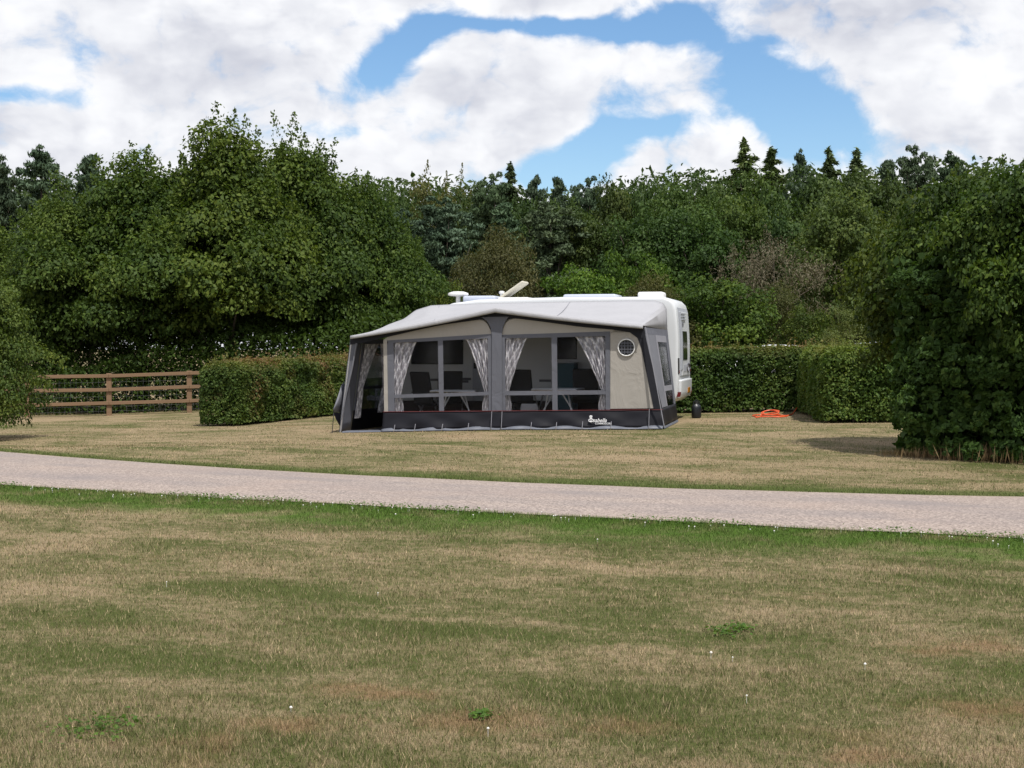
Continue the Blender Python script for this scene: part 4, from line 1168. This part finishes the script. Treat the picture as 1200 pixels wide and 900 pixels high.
# --- dense wood closing the view behind and beside the single trees
n = 190000
x = rng.uniform(-105, 105, n); y = rng.uniform(101, 122, n)
pxs = 600+F_PX*x/y
prof = np.interp(pxs, [-600, 0, 440, 480, 540, 590, 640, 690, 725, 800, 850, 900, 1010, 1080, 1200, 1800], [185, 190, 205, 202, 208, 210, 219, 217, 202, 197, 200, 192, 191, 186, 183, 180])
hmax = CAM_H+(HOR-prof)/F_PX*103
hmax = hmax - 1.2*(1-np.sqrt(np.clip(vnoise(np.stack([x*.28, y*.28, x*0], 1)), 0, 1))) + .8*(vnoise(np.stack([x*1.1, y*1.1, x*0], 1))-.6)
f = rng.random(n)**.45; pos = np.stack([x, y, hmax*f], 1)
me = leaf_mesh('woodland', pos, rng.normal(size=(n, 3))+[0, -.4, .8], rng.uniform(.3, .62, n), .15+.6*vnoise(pos*.3)+rng.normal(size=n)*.1, .5)
me.materials.append(M['leaf_oak']); tag(link('woodland', me, None), 'dense dark wood filling the background behind the single trees', 'woodland', kind='stuff')
n = 60000   # undergrowth under the near trees and beyond the fence
x = rng.uniform(-24, -1.5, n); y = A[1]+(x-A[0])*d[1]/d[0]+rng.uniform(.9, 5.5, n)
hm = .9+1.6*fbm(np.stack([x*.5, y*.5, x*0], 1), 3)+.22*(y-41.5); z = hm*rng.random(n)**.8
pos = np.stack([x, y, z+g(x, y)], 1)
me = leaf_mesh('undergrowth', pos, rng.normal(size=(n, 3))+[0, 0, .7], rng.uniform(.08, .18, n), .15+.35*rng.random(n), .5)
me.materials.append(M['leaf_near']); tag(link('undergrowth', me, None), 'dark leafy undergrowth in the shade behind the wooden fence', 'undergrowth', kind='stuff')

# ------------------------------------------------------------------ hedges
def hedge(p0, ax, L, Wd, H, n, leaf, label, red_top=.6, red_spot=0., shoots=120, amp=.12, tint=(1, 1, 1), name='clipped_hedge', top_amp=.06, material='leaf_hedge', tmean=.42, round_=.2, upper=None, group=None, clump=0.):
    """p0: near corner on the ground, ax: angle of the length axis; width goes to the LEFT of the axis"""
    root = empty(name, (p0[0], p0[1], float(g(p0[0], p0[1]))), ax)
    tag(root, label, 'hedge', group)
    # faces: x=0, x=L, y=0, y=W, z=H
    areas = np.array([Wd*H, Wd*H, L*H, L*H, L*Wd]); fi = rng.choice(5, n, p=areas/areas.sum())
    u, v = rng.random(n), rng.random(n)
    p = np.zeros((n, 3)); nr = np.zeros((n, 3))
    for k, (a, ncoord) in enumerate(((0, -1), (0, 1), (1, -1), (1, 1), (2, 1))):
        m = fi == k; nr[m, a] = ncoord
        if a == 0: p[m] = np.stack([np.full(m.sum(), 0 if k == 0 else L), u[m]*Wd, v[m]*H], 1)
        elif a == 1: p[m] = np.stack([u[m]*L, np.full(m.sum(), 0 if k == 2 else Wd), v[m]*H], 1)
        else: p[m] = np.stack([u[m]*L, v[m]*Wd, np.full(m.sum(), H)], 1)
    # round the long edges: pull points near edges towards the centre
    c = np.array([L/2, Wd/2, H*.5]); hs = np.array([L/2, Wd/2, H*.5])
    q = (p-c); dist = hs-np.abs(q)
    for a, b_ in ((0, 1), (0, 2), (1, 2)):
        if b_ == 2: mask_low = q[:, 2] > 0
        else: mask_low = np.ones(n, bool)
        da, db = np.clip(dist[:, a], 0, round_), np.clip(dist[:, b_], 0, round_)
        t = np.clip(1-(da+db)/round_, 0, 1)*round_*.42*mask_low
        q[:, a] -= np.sign(q[:, a])*t; q[:, b_] -= np.sign(q[:, b_])*t
    p = q+c
    nz = fbm(p*1.6+rng.uniform(0, 9, 3), 4)-.5
    nz2 = vnoise(p*5.5)-.5
    isT = fi == 4
    p += nr*((nz*2.2*np.where(isT, top_amp, amp))+nz2*.10-rng.exponential(.055, n))[:, None]
    if upper is not None: p = upper(p)
    if clump:   # gather the shell into sprays
        kc = int(n/130); ci = rng.integers(0, n, kc); cell = np.floor(p/(.34)).astype(np.int64)
        hv = _h(cell[:, 0], cell[:, 1], cell[:, 2]); hv2 = _h(cell[:, 1]+7, cell[:, 2], cell[:, 0])
        cc = (cell+.5+.0)*.34; p += (cc-p)*(.30*hv[:, None]); p += nr*((hv-.5)*.30)[:, None]*clump; p[:, 2] += (hv2-.5)*.12
    size = leaf*rng.uniform(.55, 1.4, n)
    nrm = nr*.55+rng.normal(size=(n, 3))*.62+[0, 0, .5]
    tn_ = tmean+.45*(fbm(p*1.1+4, 3)-.5)*2+rng.normal(size=n)*.16+.22*isT  # top face leaves coloured lighter, imitating light from above
    hgt = p[:, 2]/H
    red = np.clip((hgt-.80)/.2, 0, 1)*red_top*(vnoise(p*.9+31)*1.5-.25)*(rng.random(n) < .7) + red_spot*np.clip(fbm(p*1.3+11, 3)*3-1.35, 0, 1)*(rng.random(n) < .55)
    # shoots on top
    if shoots:
        m = shoots*7; base = np.repeat(np.stack([rng.uniform(.1, L-.1, shoots), rng.uniform(.1, Wd-.1, shoots), np.full(shoots, H)], 1), 7, 0)
        ln = np.repeat(rng.exponential(.07, shoots)+.03, 7); f = rng.random(m)
        sp = base+np.stack([rng.normal(size=m)*.025, rng.normal(size=m)*.025, ln*f+.0], 1)
        if upper is not None: sp = upper(sp)
        p = np.concatenate([p, sp]); nrm = np.concatenate([nrm, rng.normal(size=(m, 3))]); size = np.concatenate([size, leaf*rng.uniform(.6, 1., m)])
        tn_ = np.concatenate([tn_, rng.uniform(.5, 1, m)]); red = np.concatenate([red, red_top*(vnoise(sp*.9+31)*1.6-.2)])
    # interior
    k = n//4
    pi_ = np.stack([rng.uniform(.1, L-.1, k), rng.uniform(.1, Wd-.1, k), rng.uniform(.02, H-.12, k)], 1)
    if upper is not None: pi_ = upper(pi_)
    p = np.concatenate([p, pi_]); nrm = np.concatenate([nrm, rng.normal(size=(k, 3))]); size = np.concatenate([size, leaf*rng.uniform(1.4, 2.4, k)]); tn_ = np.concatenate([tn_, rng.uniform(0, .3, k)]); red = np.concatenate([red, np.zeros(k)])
    # raise the skirt unevenly off the soil
    skirt = .05+.10*vnoise(np.stack([p[:, 0]*2, p[:, 1]*2, p[:, 0]*0], 1))
    ok = p[:, 2] > skirt*.6
    p, nrm, size, tn_, red = p[ok], nrm[ok], size[ok], tn_[ok], red[ok]
    # follow terrain
    ca, sa = math.cos(ax), math.sin(ax)
    p[:, 2] += g(p0[0]+ca*p[:, 0]-sa*p[:, 1], p0[1]+sa*p[:, 0]+ca*p[:, 1])-float(g(p0[0], p0[1]))
    me = leaf_mesh('foliage', p, nrm, size, tn_, .62, red=red); me.materials.append(M[material])
    o = link('foliage', me, None, root); o.color = tint+(1,)
    mb = MB()
    for s in np.arange(.25, L, .45):
        for yy in (Wd*.35, Wd*.65):
            zz = float(g(p0[0]+ca*s-sa*yy, p0[1]+sa*s+ca*yy))-float(g(p0[0], p0[1]))
            t = [(s, yy, zz-.05), (s+rng.normal()*.05, yy+rng.normal()*.05, zz+H*.4), (s+rng.normal()*.12, yy+rng.normal()*.12, zz+H*.85)]
            if upper is not None: t = [tuple(q) for q in upper(np.array(t))]
            mb.tube(t, [.025, .018, .006], 5)
    mb.build('branches', M['bark'], root)
    return root
VA = math.atan2(V[1], V[0])
# left hedge: right long side runs back beside the awning
c = on_ground(283, 499.5)
hedge((c[0], c[1]), R(68), 7.5, 1.2, 1.42, 62000, .062, 'clipped hedge with reddish top growth, left of the awning', red_top=.75, red_spot=.6, shoots=320, tmean=.5)
# back hedge right of the caravan
c = on_ground(800, 485); e = on_ground(945, 487)
hd_a = math.atan2(e[1]-c[1]-.2, e[0]-c[0])
hedge((c[0]-1.6, c[1]+.35), R(-3), 7.2, 1.3, 1.45, 52000, .068, 'clipped beech hedge running behind the caravan end and the orange cable', red_top=.6, red_spot=.12, shoots=220, tint=(.95, 1, .95))
c = on_ground(962, 497)
hedge((c[0]+1.95, c[1]), R(84), 5.0, 1.95, 1.44, 52000, .068, 'bright clipped hedge whose square end juts forward beside the tall right hedge', red_top=.25, shoots=200, tint=(1.05, 1.1, 1.0), tmean=.55)
# tall hedge on the right
c = on_ground(1040, 534)
def bulge(p):
    p = p.copy(); t = np.clip((p[:, 2]-1.8)/1.9, 0, 1)
    p[:, 0] += -.18*t**1.3*np.clip(1-p[:, 0]/2., -.2, 1); p[:, 1] += 0*t
    p[:, 2] += .55*(fbm(np.stack([p[:, 0]*.7, p[:, 1]*.7, p[:, 0]*0], 1), 3)-.4)*t
    return p
hedge((c[0]-.12, c[1]), R(-42), 6.6, 2.4, 3.0, 115000, .088, 'tall overgrown dark hedge filling the right edge, dry grass at its foot', red_top=0, shoots=300, amp=.34, top_amp=.4, tint=(.85, .95, .85), name='tall_hedge', tmean=.34, upper=bulge, round_=.45, clump=1.)

# ------------------------------------------------------------------ cars just showing behind the hedge
def make_car(paint, label):
    r = empty('parked_car', (0, 0, 0)); tag(r, label, 'car', 'cars parked behind the hedge')
    xs_ = [-2.05, -1.95, -1.5, -1.05, -.55, .2, .9, 1.35, 1.7, 2.0, 2.08]
    zb = [.45, .30, .26, .26, .26, .26, .26, .26, .26, .32, .5]
    zm = [.72, .86, .92, .93, .94, .94, .93, .92, .90, .84, .7]
    zt = [.74, .90, .97, 1.00, 1.36, 1.47, 1.46, 1.40, 1.20, .95, .74]
    wb = [.70, .82, .86, .87, .87, .87, .87, .87, .86, .82, .72]
    wt = [.60, .74, .78, .76, .62, .58, .58, .60, .66, .72, .62]
    rows = []
    for i, x in enumerate(xs_):
        h = [(-wb[i]*.9, zb[i]), (-wb[i], zb[i]+.12), (-wb[i], zm[i]-.06), (-wb[i]*.97, zm[i]), (-wt[i], zt[i]-.05), (-wt[i]*.82, zt[i]), (0, zt[i]+.02),
             (wt[i]*.82, zt[i]), (wt[i], zt[i]-.05), (wb[i]*.97, zm[i]), (wb[i], zm[i]-.06), (wb[i], zb[i]+.12), (wb[i]*.9, zb[i])]
        rows.append([(x, y, z) for y, z in h])
    mb = MB().grid(rows); mb.f.append(tuple(range(13))); k = (len(xs_)-1)*13; mb.f.append(tuple(range(k, k+13)))
    mb.build('body', paint, r, smooth=True)
    for s in (-1, 1):
        MB().slab([(-.85, s*.83, .97), (.95, s*.83, .97), (.9, s*.615, 1.40), (-.45, s*.63, 1.36)], (0, s*.012, 0)).build('side_window', M['darkglass'], r)
        for x in (-1.35, 1.3):
            w_ = MB().lathe([(.02, -.1), (.28, -.1), (.31, -.07), (.31, .07), (.28, .1), (.02, .1)], (x, s*.80, .31), 24, 'y').build('wheel', M['rubber'], r, smooth=True)
            MB().lathe([(.02, -.105), (.19, -.108), (.19, .108), (.02, .105)], (x, s*.80, .31), 16, 'y').build('rim', M['alu'], w_)
        MB().box((-2.03, s*.72-.12, .66), (-1.93, s*.72+.12, .80)).build('headlight', M['glass'], r, bevel=.02)
    MB().slab([(-1.05, -.66, 1.01), (-1.05, .66, 1.01), (-.56, .55, 1.36), (-.56, -.55, 1.36)], (-.015, 0, .015)).build('windscreen', M['darkglass'], r)
    MB().slab([(1.40, -.56, 1.37), (1.40, .56, 1.37), (1.72, .62, 1.17), (1.72, -.62, 1.17)], (.015, 0, .015)).build('rear_window', M['darkglass'], r)
    return r
q = at(893, 407, 41); cr = make_car(M['carwhite'], 'white car whose roof just shows above the hedge right of the caravan'); cr.location = (q[0], q[1], float(g(q[0], q[1]))); cr.rotation_euler = (0, 0, R(8)); cr.scale = (1, 1, 1.02)
q = at(1035, 407, 38); cr = make_car(M['carsilver'], 'silver car showing as a pale corner beside the tall right hedge'); cr.location = (q[0], q[1], float(g(q[0], q[1]))); cr.rotation_euler = (0, 0, R(-30)); cr.scale = (1, 1, 1.1)

# ------------------------------------------------------------------ grass
def inside_frame(x, y, x0, x1, y0, y1):
    dx, dy = x-FO[0], y-FO[1]; lx = dx*U[0]+dy*U[1]; ly = dx*V[0]+dy*V[1]
    return (lx > x0) & (lx < x1) & (ly > y0) & (ly < y1)
def sample(n, py0, py1, tanmax):
    py = rng.uniform(py0, py1, n); d = F_PX*CAM_H/(py-HOR); a = rng.uniform(-1, 1, n)
    return a*(.36*d+2.6), d
near_n, far_n = 560000, 130000
x1_, y1_ = sample(near_n, 588, 1010, .46); x2_, y2_ = sample(far_n, 478, 592, .46)
x = np.concatenate([x1_, x2_]); y = np.concatenate([y1_, y2_])
# extra blades along the verges
m = 60000; xv = rng.uniform(-9, 8, m); yv = road_y(ROAD_N, xv)-rng.exponential(.6, m)+.08; keepv = yv > 0
x = np.concatenate([x, xv]); y = np.concatenate([y, yv])
m2 = 26000; xv = rng.uniform(-11, 9, m2); yv = road_y(ROAD_F, xv)+rng.exponential(.25, m2)-.08
x = np.concatenate([x, xv]); y = np.concatenate([y, yv])
wob = .09*(fbm(np.stack([x*1.6, y*1.6, x*0], 1), 3)-.5)*2
dn, df = y-road_y(ROAD_N, x)+wob, y-road_y(ROAD_F, x)+wob
ok = ~((dn > .03) & (df < -.02)); ok &= ~inside_frame(x, y, -6.3, .35, -.13, DEP+CW)
x, y, dn, df = x[ok], y[ok], dn[ok], df[ok]; n = len(x)
verge = np.exp(-np.clip(-dn, 0, 9)/.7)*(dn < .2) + .6*np.exp(-np.clip(df, 0, 9)/.3)*(df > -.2)
clump = fbm(np.stack([x*1.7, y*1.7, x*0], 1), 3)
h = (.010+.015*rng.random(n)+.018*np.clip(clump-.45, 0, 1)*2)*(1+1.0*verge*rng.random(n))
w = (.0026+.0030*rng.random(n))*np.clip(y/9, .8, 3.0)
az = rng.uniform(0, 2*np.pi, n); ln = h*rng.uniform(.1, .95, n); fa = rng.uniform(0, 2*np.pi, n)
z = g(x, y)
v = np.empty((n, 3, 3))
dx, dy = np.cos(fa)*w/2, np.sin(fa)*w/2
v[:, 0] = np.stack([x-dx, y-dy, z-.003], 1); v[:, 1] = np.stack([x+dx, y+dy, z-.003], 1)
v[:, 2] = np.stack([x+np.cos(az)*ln, y+np.sin(az)*ln, z+h], 1)
me = bpy.data.meshes.new('grass'); me.vertices.add(n*3); me.vertices.foreach_set('co', v.astype(np.float32).ravel())
me.loops.add(n*3); me.loops.foreach_set('vertex_index', np.arange(n*3, dtype=np.int32))
me.polygons.add(n); me.polygons.foreach_set('loop_start', np.arange(0, n*3, 3, dtype=np.int32))
try: me.polygons.foreach_set('loop_total', np.full(n, 3, dtype=np.int32))
except Exception: pass
me.update(calc_edges=True)
for nm in ('rnd', 'rnd2'):
    a_ = me.attributes.new(nm, 'FLOAT', 'FACE'); a_.data.foreach_set('value', rng.random(n).astype(np.float32))
me.materials.append(M['blade']); tag(link('grass', me, None), 'short mown grass, straw coloured and green in patches', 'grass', kind='stuff')

# clover leaves and flower heads along the verge
def dots(name, px_list, size, material, label, cat, zoff, up, tmin=.3, tmax=1., asp=.9):
    p = np.array(px_list); k = len(p)
    pos = np.stack([p[:, 0], p[:, 1], g(p[:, 0], p[:, 1])+zoff*rng.uniform(.7, 1.2, k)], 1)
    return pos
m = 5200; xv = rng.uniform(-9, 8, m); yv = road_y(ROAD_N, xv)-rng.exponential(.22, m)+.02
kp = fbm(np.stack([xv*1.2, yv*1.2, xv*0+5], 1), 3) > .46; xv, yv = xv[kp], yv[kp]; k = len(xv)
wx_, wy_ = [], []
for px_, py_, sg in ((105, 858, .10), (125, 852, .06), (850, 742, .05), (868, 738, .04), (565, 842, .03)):
    q = on_ground(px_, py_); m_ = 110
    wx_.append(q[0]+rng.normal(size=m_)*sg); wy_.append(q[1]+rng.normal(size=m_)*sg*1.3)
xv = np.concatenate([xv]+wx_); yv = np.concatenate([yv]+wy_); k = len(xv)
pos = np.stack([xv, yv, g(xv, yv)+np.where(yv > 11.5, .04, .018)*rng.uniform(.6, 1.5, k)], 1)
me = leaf_mesh('clover', pos, rng.normal(size=(k, 3))*.35+[0, 0, 1], rng.uniform(.014, .028, k), rng.uniform(.2, .9, k), .9)
me.materials.append(M['clover']); tag(link('clover', me, None), 'lush clover and weed leaves along the lane and in small tufts on the lawn', 'clover', kind='stuff')
def heads(xy, r0):
    mb = MB()
    for (x_, y_) in xy:
        z_ = float(g(x_, y_)); r_ = r0*random.uniform(.6, 1.2); h_ = random.uniform(.02, .045)
        mb.lathe([(r_*.3, h_-r_*.6), (r_, h_-r_*.2), (r_*.9, h_+r_*.4), (r_*.35, h_+r_*.9)], (x_, y_, z_), 6)
        mb.tube([(x_, y_, z_), (x_, y_, z_+h_)], .0015, 3, caps=False)
    return mb
xy = [(xx, float(road_y(ROAD_N, xx)-abs(random.gauss(.05, .25)))) for xx in [random.uniform(-8.5, 7) for _ in range(210)]]
for cx_, cy_ in ((838, 770), (1000, 785), (1180, 638), (870, 822), (330, 835), (560, 862), (440, 700), (862, 774), (210, 690), (700, 640)):
    q = on_ground(cx_+random.gauss(0, 14), cy_+random.gauss(0, 3)); xy.append((float(q[0]), float(q[1])))
heads(xy, .0062).build('clover_flowers', M['petal']); tag(bpy.data.objects['clover_flowers'], 'tiny white clover flowers dotted through the grass by the lane', 'flowers', kind='stuff')

# tall dry grass at the foot of the tall hedge, tufts at hedge and fence feet
pts = []
c = on_ground(1038, 534); ca, sa = math.cos(R(-42)), math.sin(R(-42))
m = 5200; s = rng.uniform(-.1, 6.4, m); t = -rng.exponential(.14, m)+.16
gx, gy = c[0]+ca*s-sa*t, c[1]+sa*s+ca*t
hh = rng.uniform(.06, .30, m)*np.clip(.4+s*.5, .4, 1)
pos = np.stack([gx, gy, g(gx, gy)+hh*.45], 1)
tang = np.stack([rng.normal(size=m)*.25, rng.normal(size=m)*.25, np.ones(m)], 1)
me = leaf_mesh('dry_grass', pos, np.stack([rng.normal(size=m), rng.normal(size=m), np.zeros(m)+.05], 1), hh, rng.random(m), .045, tang=tang, fold=.02)
me.materials.append(M['drygrass']); tag(link('dry_grass', me, None), 'tall straw coloured dry grass along the foot of the tall right hedge', 'dry grass', kind='stuff')

# ------------------------------------------------------------------ sky, sun, camera
SUN_AZ, SUN_EL = R(152), R(64)
wd = bpy.data.worlds.new('World'); scene.world = wd; wd.use_nodes = True
nt = wd.node_tree; nodes = nt.nodes; links = nt.links; nn = N(nt)
for q in list(nodes): nodes.remove(q)
out = nodes.new('ShaderNodeOutputWorld')
sky = nodes.new('ShaderNodeTexSky'); sky.sky_type = 'NISHITA'; sky.sun_disc = False; sky.sun_elevation = SUN_EL; sky.sun_rotation = SUN_AZ
sky.air_density = 1.0; sky.dust_density = .15; sky.ozone_density = 4.0
bg = nodes.new('ShaderNodeBackground'); hs = nodes.new('ShaderNodeHueSaturation'); hs.inputs['Saturation'].default_value = 1.12; links.new(sky.outputs[0], hs.inputs['Color'])
links.new(hs.outputs[0], bg.inputs[0]); bg.inputs[1].default_value = .138
# clouds by direction: azimuth / elevation
gen = nodes.new('ShaderNodeTexCoord').outputs['Generated']
dx_, dy_, dz_ = nn.xyz(gen)
az_ = nn.m('ARCTAN2', dx_, dy_); el_ = nn.m('ARCSINE', dz_)
A_ = nn.comb(az_, el_, 0.)
wp = nodes.new('ShaderNodeTexNoise'); links.new(A_, wp.inputs['Vector']); wp.inputs['Scale'].default_value = 13; wp.inputs['Detail'].default_value = 4
warp = nn.vm('MULTIPLY', nn.vm('SUBTRACT', wp.outputs['Color'], (.5, .5, .5)), (.05, .03, 0))
GAPS = [  # openings of blue between the cumulus: x, y, rx, ry, tilt, depth
    (455, 78, 46, 14, 32, .85), (505, 40, 40, 15, 40, .9), (575, 33, 60, 10, 0, .8), (660, 34, 50, 9, 4, .6), (740, 42, 55, 12, 8, .85), (808, 42, 34, 16, -10, .8),
    (868, 98, 26, 26, -30, .75), (920, 136, 44, 30, -42, 1.05), (962, 172, 32, 24, 0, .75), (695, 172, 56, 22, 42, 1.0), (752, 150, 60, 10, 10, .85), (640, 206, 44, 14, 0, .7),
    (40, 130, 56, 10, 0, .62), (395, 160, 40, 9, 0, .35), (850, 60, 40, 18, -40, .3), (810, 16, 40, 12, 0, .5)]
vx, vy, _ = nn.xyz(nn.vm('ADD', A_, warp)); gap = None
if 1:
    for cx_, cy_, rx_, ry_, rot, amp in GAPS:
        ca_, cb_ = (cx_-600)/F_PX, (HOR-cy_)/F_PX
        th = R(rot); c_, s_ = math.cos(th), math.sin(th)
        ex, ey = nn.m('SUBTRACT', vx, ca_), nn.m('SUBTRACT', vy, cb_)
        p_ = nn.m('DIVIDE', nn.m('ADD', nn.m('MULTIPLY', ex, c_), nn.m('MULTIPLY', ey, s_)), rx_/F_PX*1.35)
        q_ = nn.m('DIVIDE', nn.m('SUBTRACT', nn.m('MULTIPLY', ey, c_), nn.m('MULTIPLY', ex, s_)), ry_/F_PX*1.35)
        e_ = nn.m('MULTIPLY', nn.m('EXPONENT', nn.m('MULTIPLY', nn.m('ADD', nn.m('MULTIPLY', p_, p_), nn.m('MULTIPLY', q_, q_)), -1.)), amp)
        gap = e_ if gap is None else nn.m('ADD', gap, e_)
def density(vec, octaves):
    v = nn.vm('ADD', vec, warp)
    nz = nn.noise(nn.scale(v, (1, 1.35, 1)), 22, octaves, .60)
    nb = nn.noise(nn.scale(v, (1, 1.6, 1)), 6, 3, .5)
    puff = nn.vor(nn.vm('ADD', nn.scale(v, (1, 1.2, 1)), nn.vm('MULTIPLY', warp, (.5, .5, .5))), 34)
    d_ = nn.m('ADD', nn.m('ADD', nn.m('MULTIPLY', nz, 1.05), nn.m('MULTIPLY', nb, .35)), nn.m('MULTIPLY', nn.m('SUBTRACT', .45, puff), .30))
    return nn.m('SUBTRACT', nn.m('SUBTRACT', d_, .22), nn.m('MULTIPLY', gap, .52))
D0 = density(A_, 9)
cov = nn.mr(D0, .06, .40)
D1 = density(nn.vm('ADD', A_, (-.008, .026, 0)), 3)
D2 = nn.m('ADD', nn.noise(nn.scale(nn.vm('ADD', A_, (0, .03, 0)), (1, 1.6, 1)), 6, 3, .5), nn.m('MULTIPLY', gap, -.4))
lit = nn.mr(nn.m('SUBTRACT', D0, D1), -.30, .30)
base = nn.mr(D2, .34, .64)                      # cloud above: this is the grey under side
soft = nn.noise(nn.scale(A_, (1, 2.6, 1)), 8, 4, .55)
grey = nn.m('MULTIPLY', base, nn.mr(soft, .36, .60))
shade = nn.m('ADD', nn.m('MULTIPLY', lit, .40), nn.m('MULTIPLY', nn.m('SUBTRACT', 1., grey), .60))
ccol = nn.mix(shade, (.67, .695, .80), (1.20, 1.21, 1.24))
bgc = nodes.new('ShaderNodeBackground'); links.new(ccol, bgc.inputs[0]); bgc.inputs[1].default_value = .84
# thin the cloud out overhead so the air stays part blue
cov2 = nn.m('MULTIPLY', cov, nn.mr(el_, .5, 1.1, 1., .55))
mx = nodes.new('ShaderNodeMixShader'); links.new(cov2, mx.inputs[0]); links.new(bg.outputs[0], mx.inputs[1]); links.new(bgc.outputs[0], mx.inputs[2])
links.new(mx.outputs[0], out.inputs[0])

ld = bpy.data.lights.new('sun', 'SUN'); ld.energy = 4.6; ld.angle = R(.53); ld.color = (1., .955, .88)
so = bpy.data.objects.new('sun', ld); COL.objects.link(so)
ds = Vector((math.sin(SUN_AZ)*math.cos(SUN_EL), math.cos(SUN_AZ)*math.cos(SUN_EL), math.sin(SUN_EL)))
so.rotation_euler = ds.to_track_quat('Z', 'Y').to_euler(); so.location = (20, -10, 40)

cd = bpy.data.cameras.new('camera'); cd.sensor_width = 36; cd.lens = 36*F_PX/1200; cd.clip_end = 3000; cd.clip_start = .05
co = bpy.data.objects.new('camera', cd); COL.objects.link(co); co.location = (0, 0, CAM_H); co.rotation_euler = (R(90)-PITCH, 0, 0)
scene.camera = co
scene.render.engine = 'CYCLES'
scene.view_settings.view_transform = 'Standard'; scene.view_settings.look = 'None'; scene.view_settings.gamma = 1; scene.view_settings.exposure = .02
scene.cycles.max_bounces = 6; scene.cycles.diffuse_bounces = 3; scene.cycles.glossy_bounces = 2; scene.cycles.transmission_bounces = 3; scene.cycles.transparent_max_bounces = 10
scene.cycles.use_denoising = True
scene.cycles.sample_clamp_indirect = 6
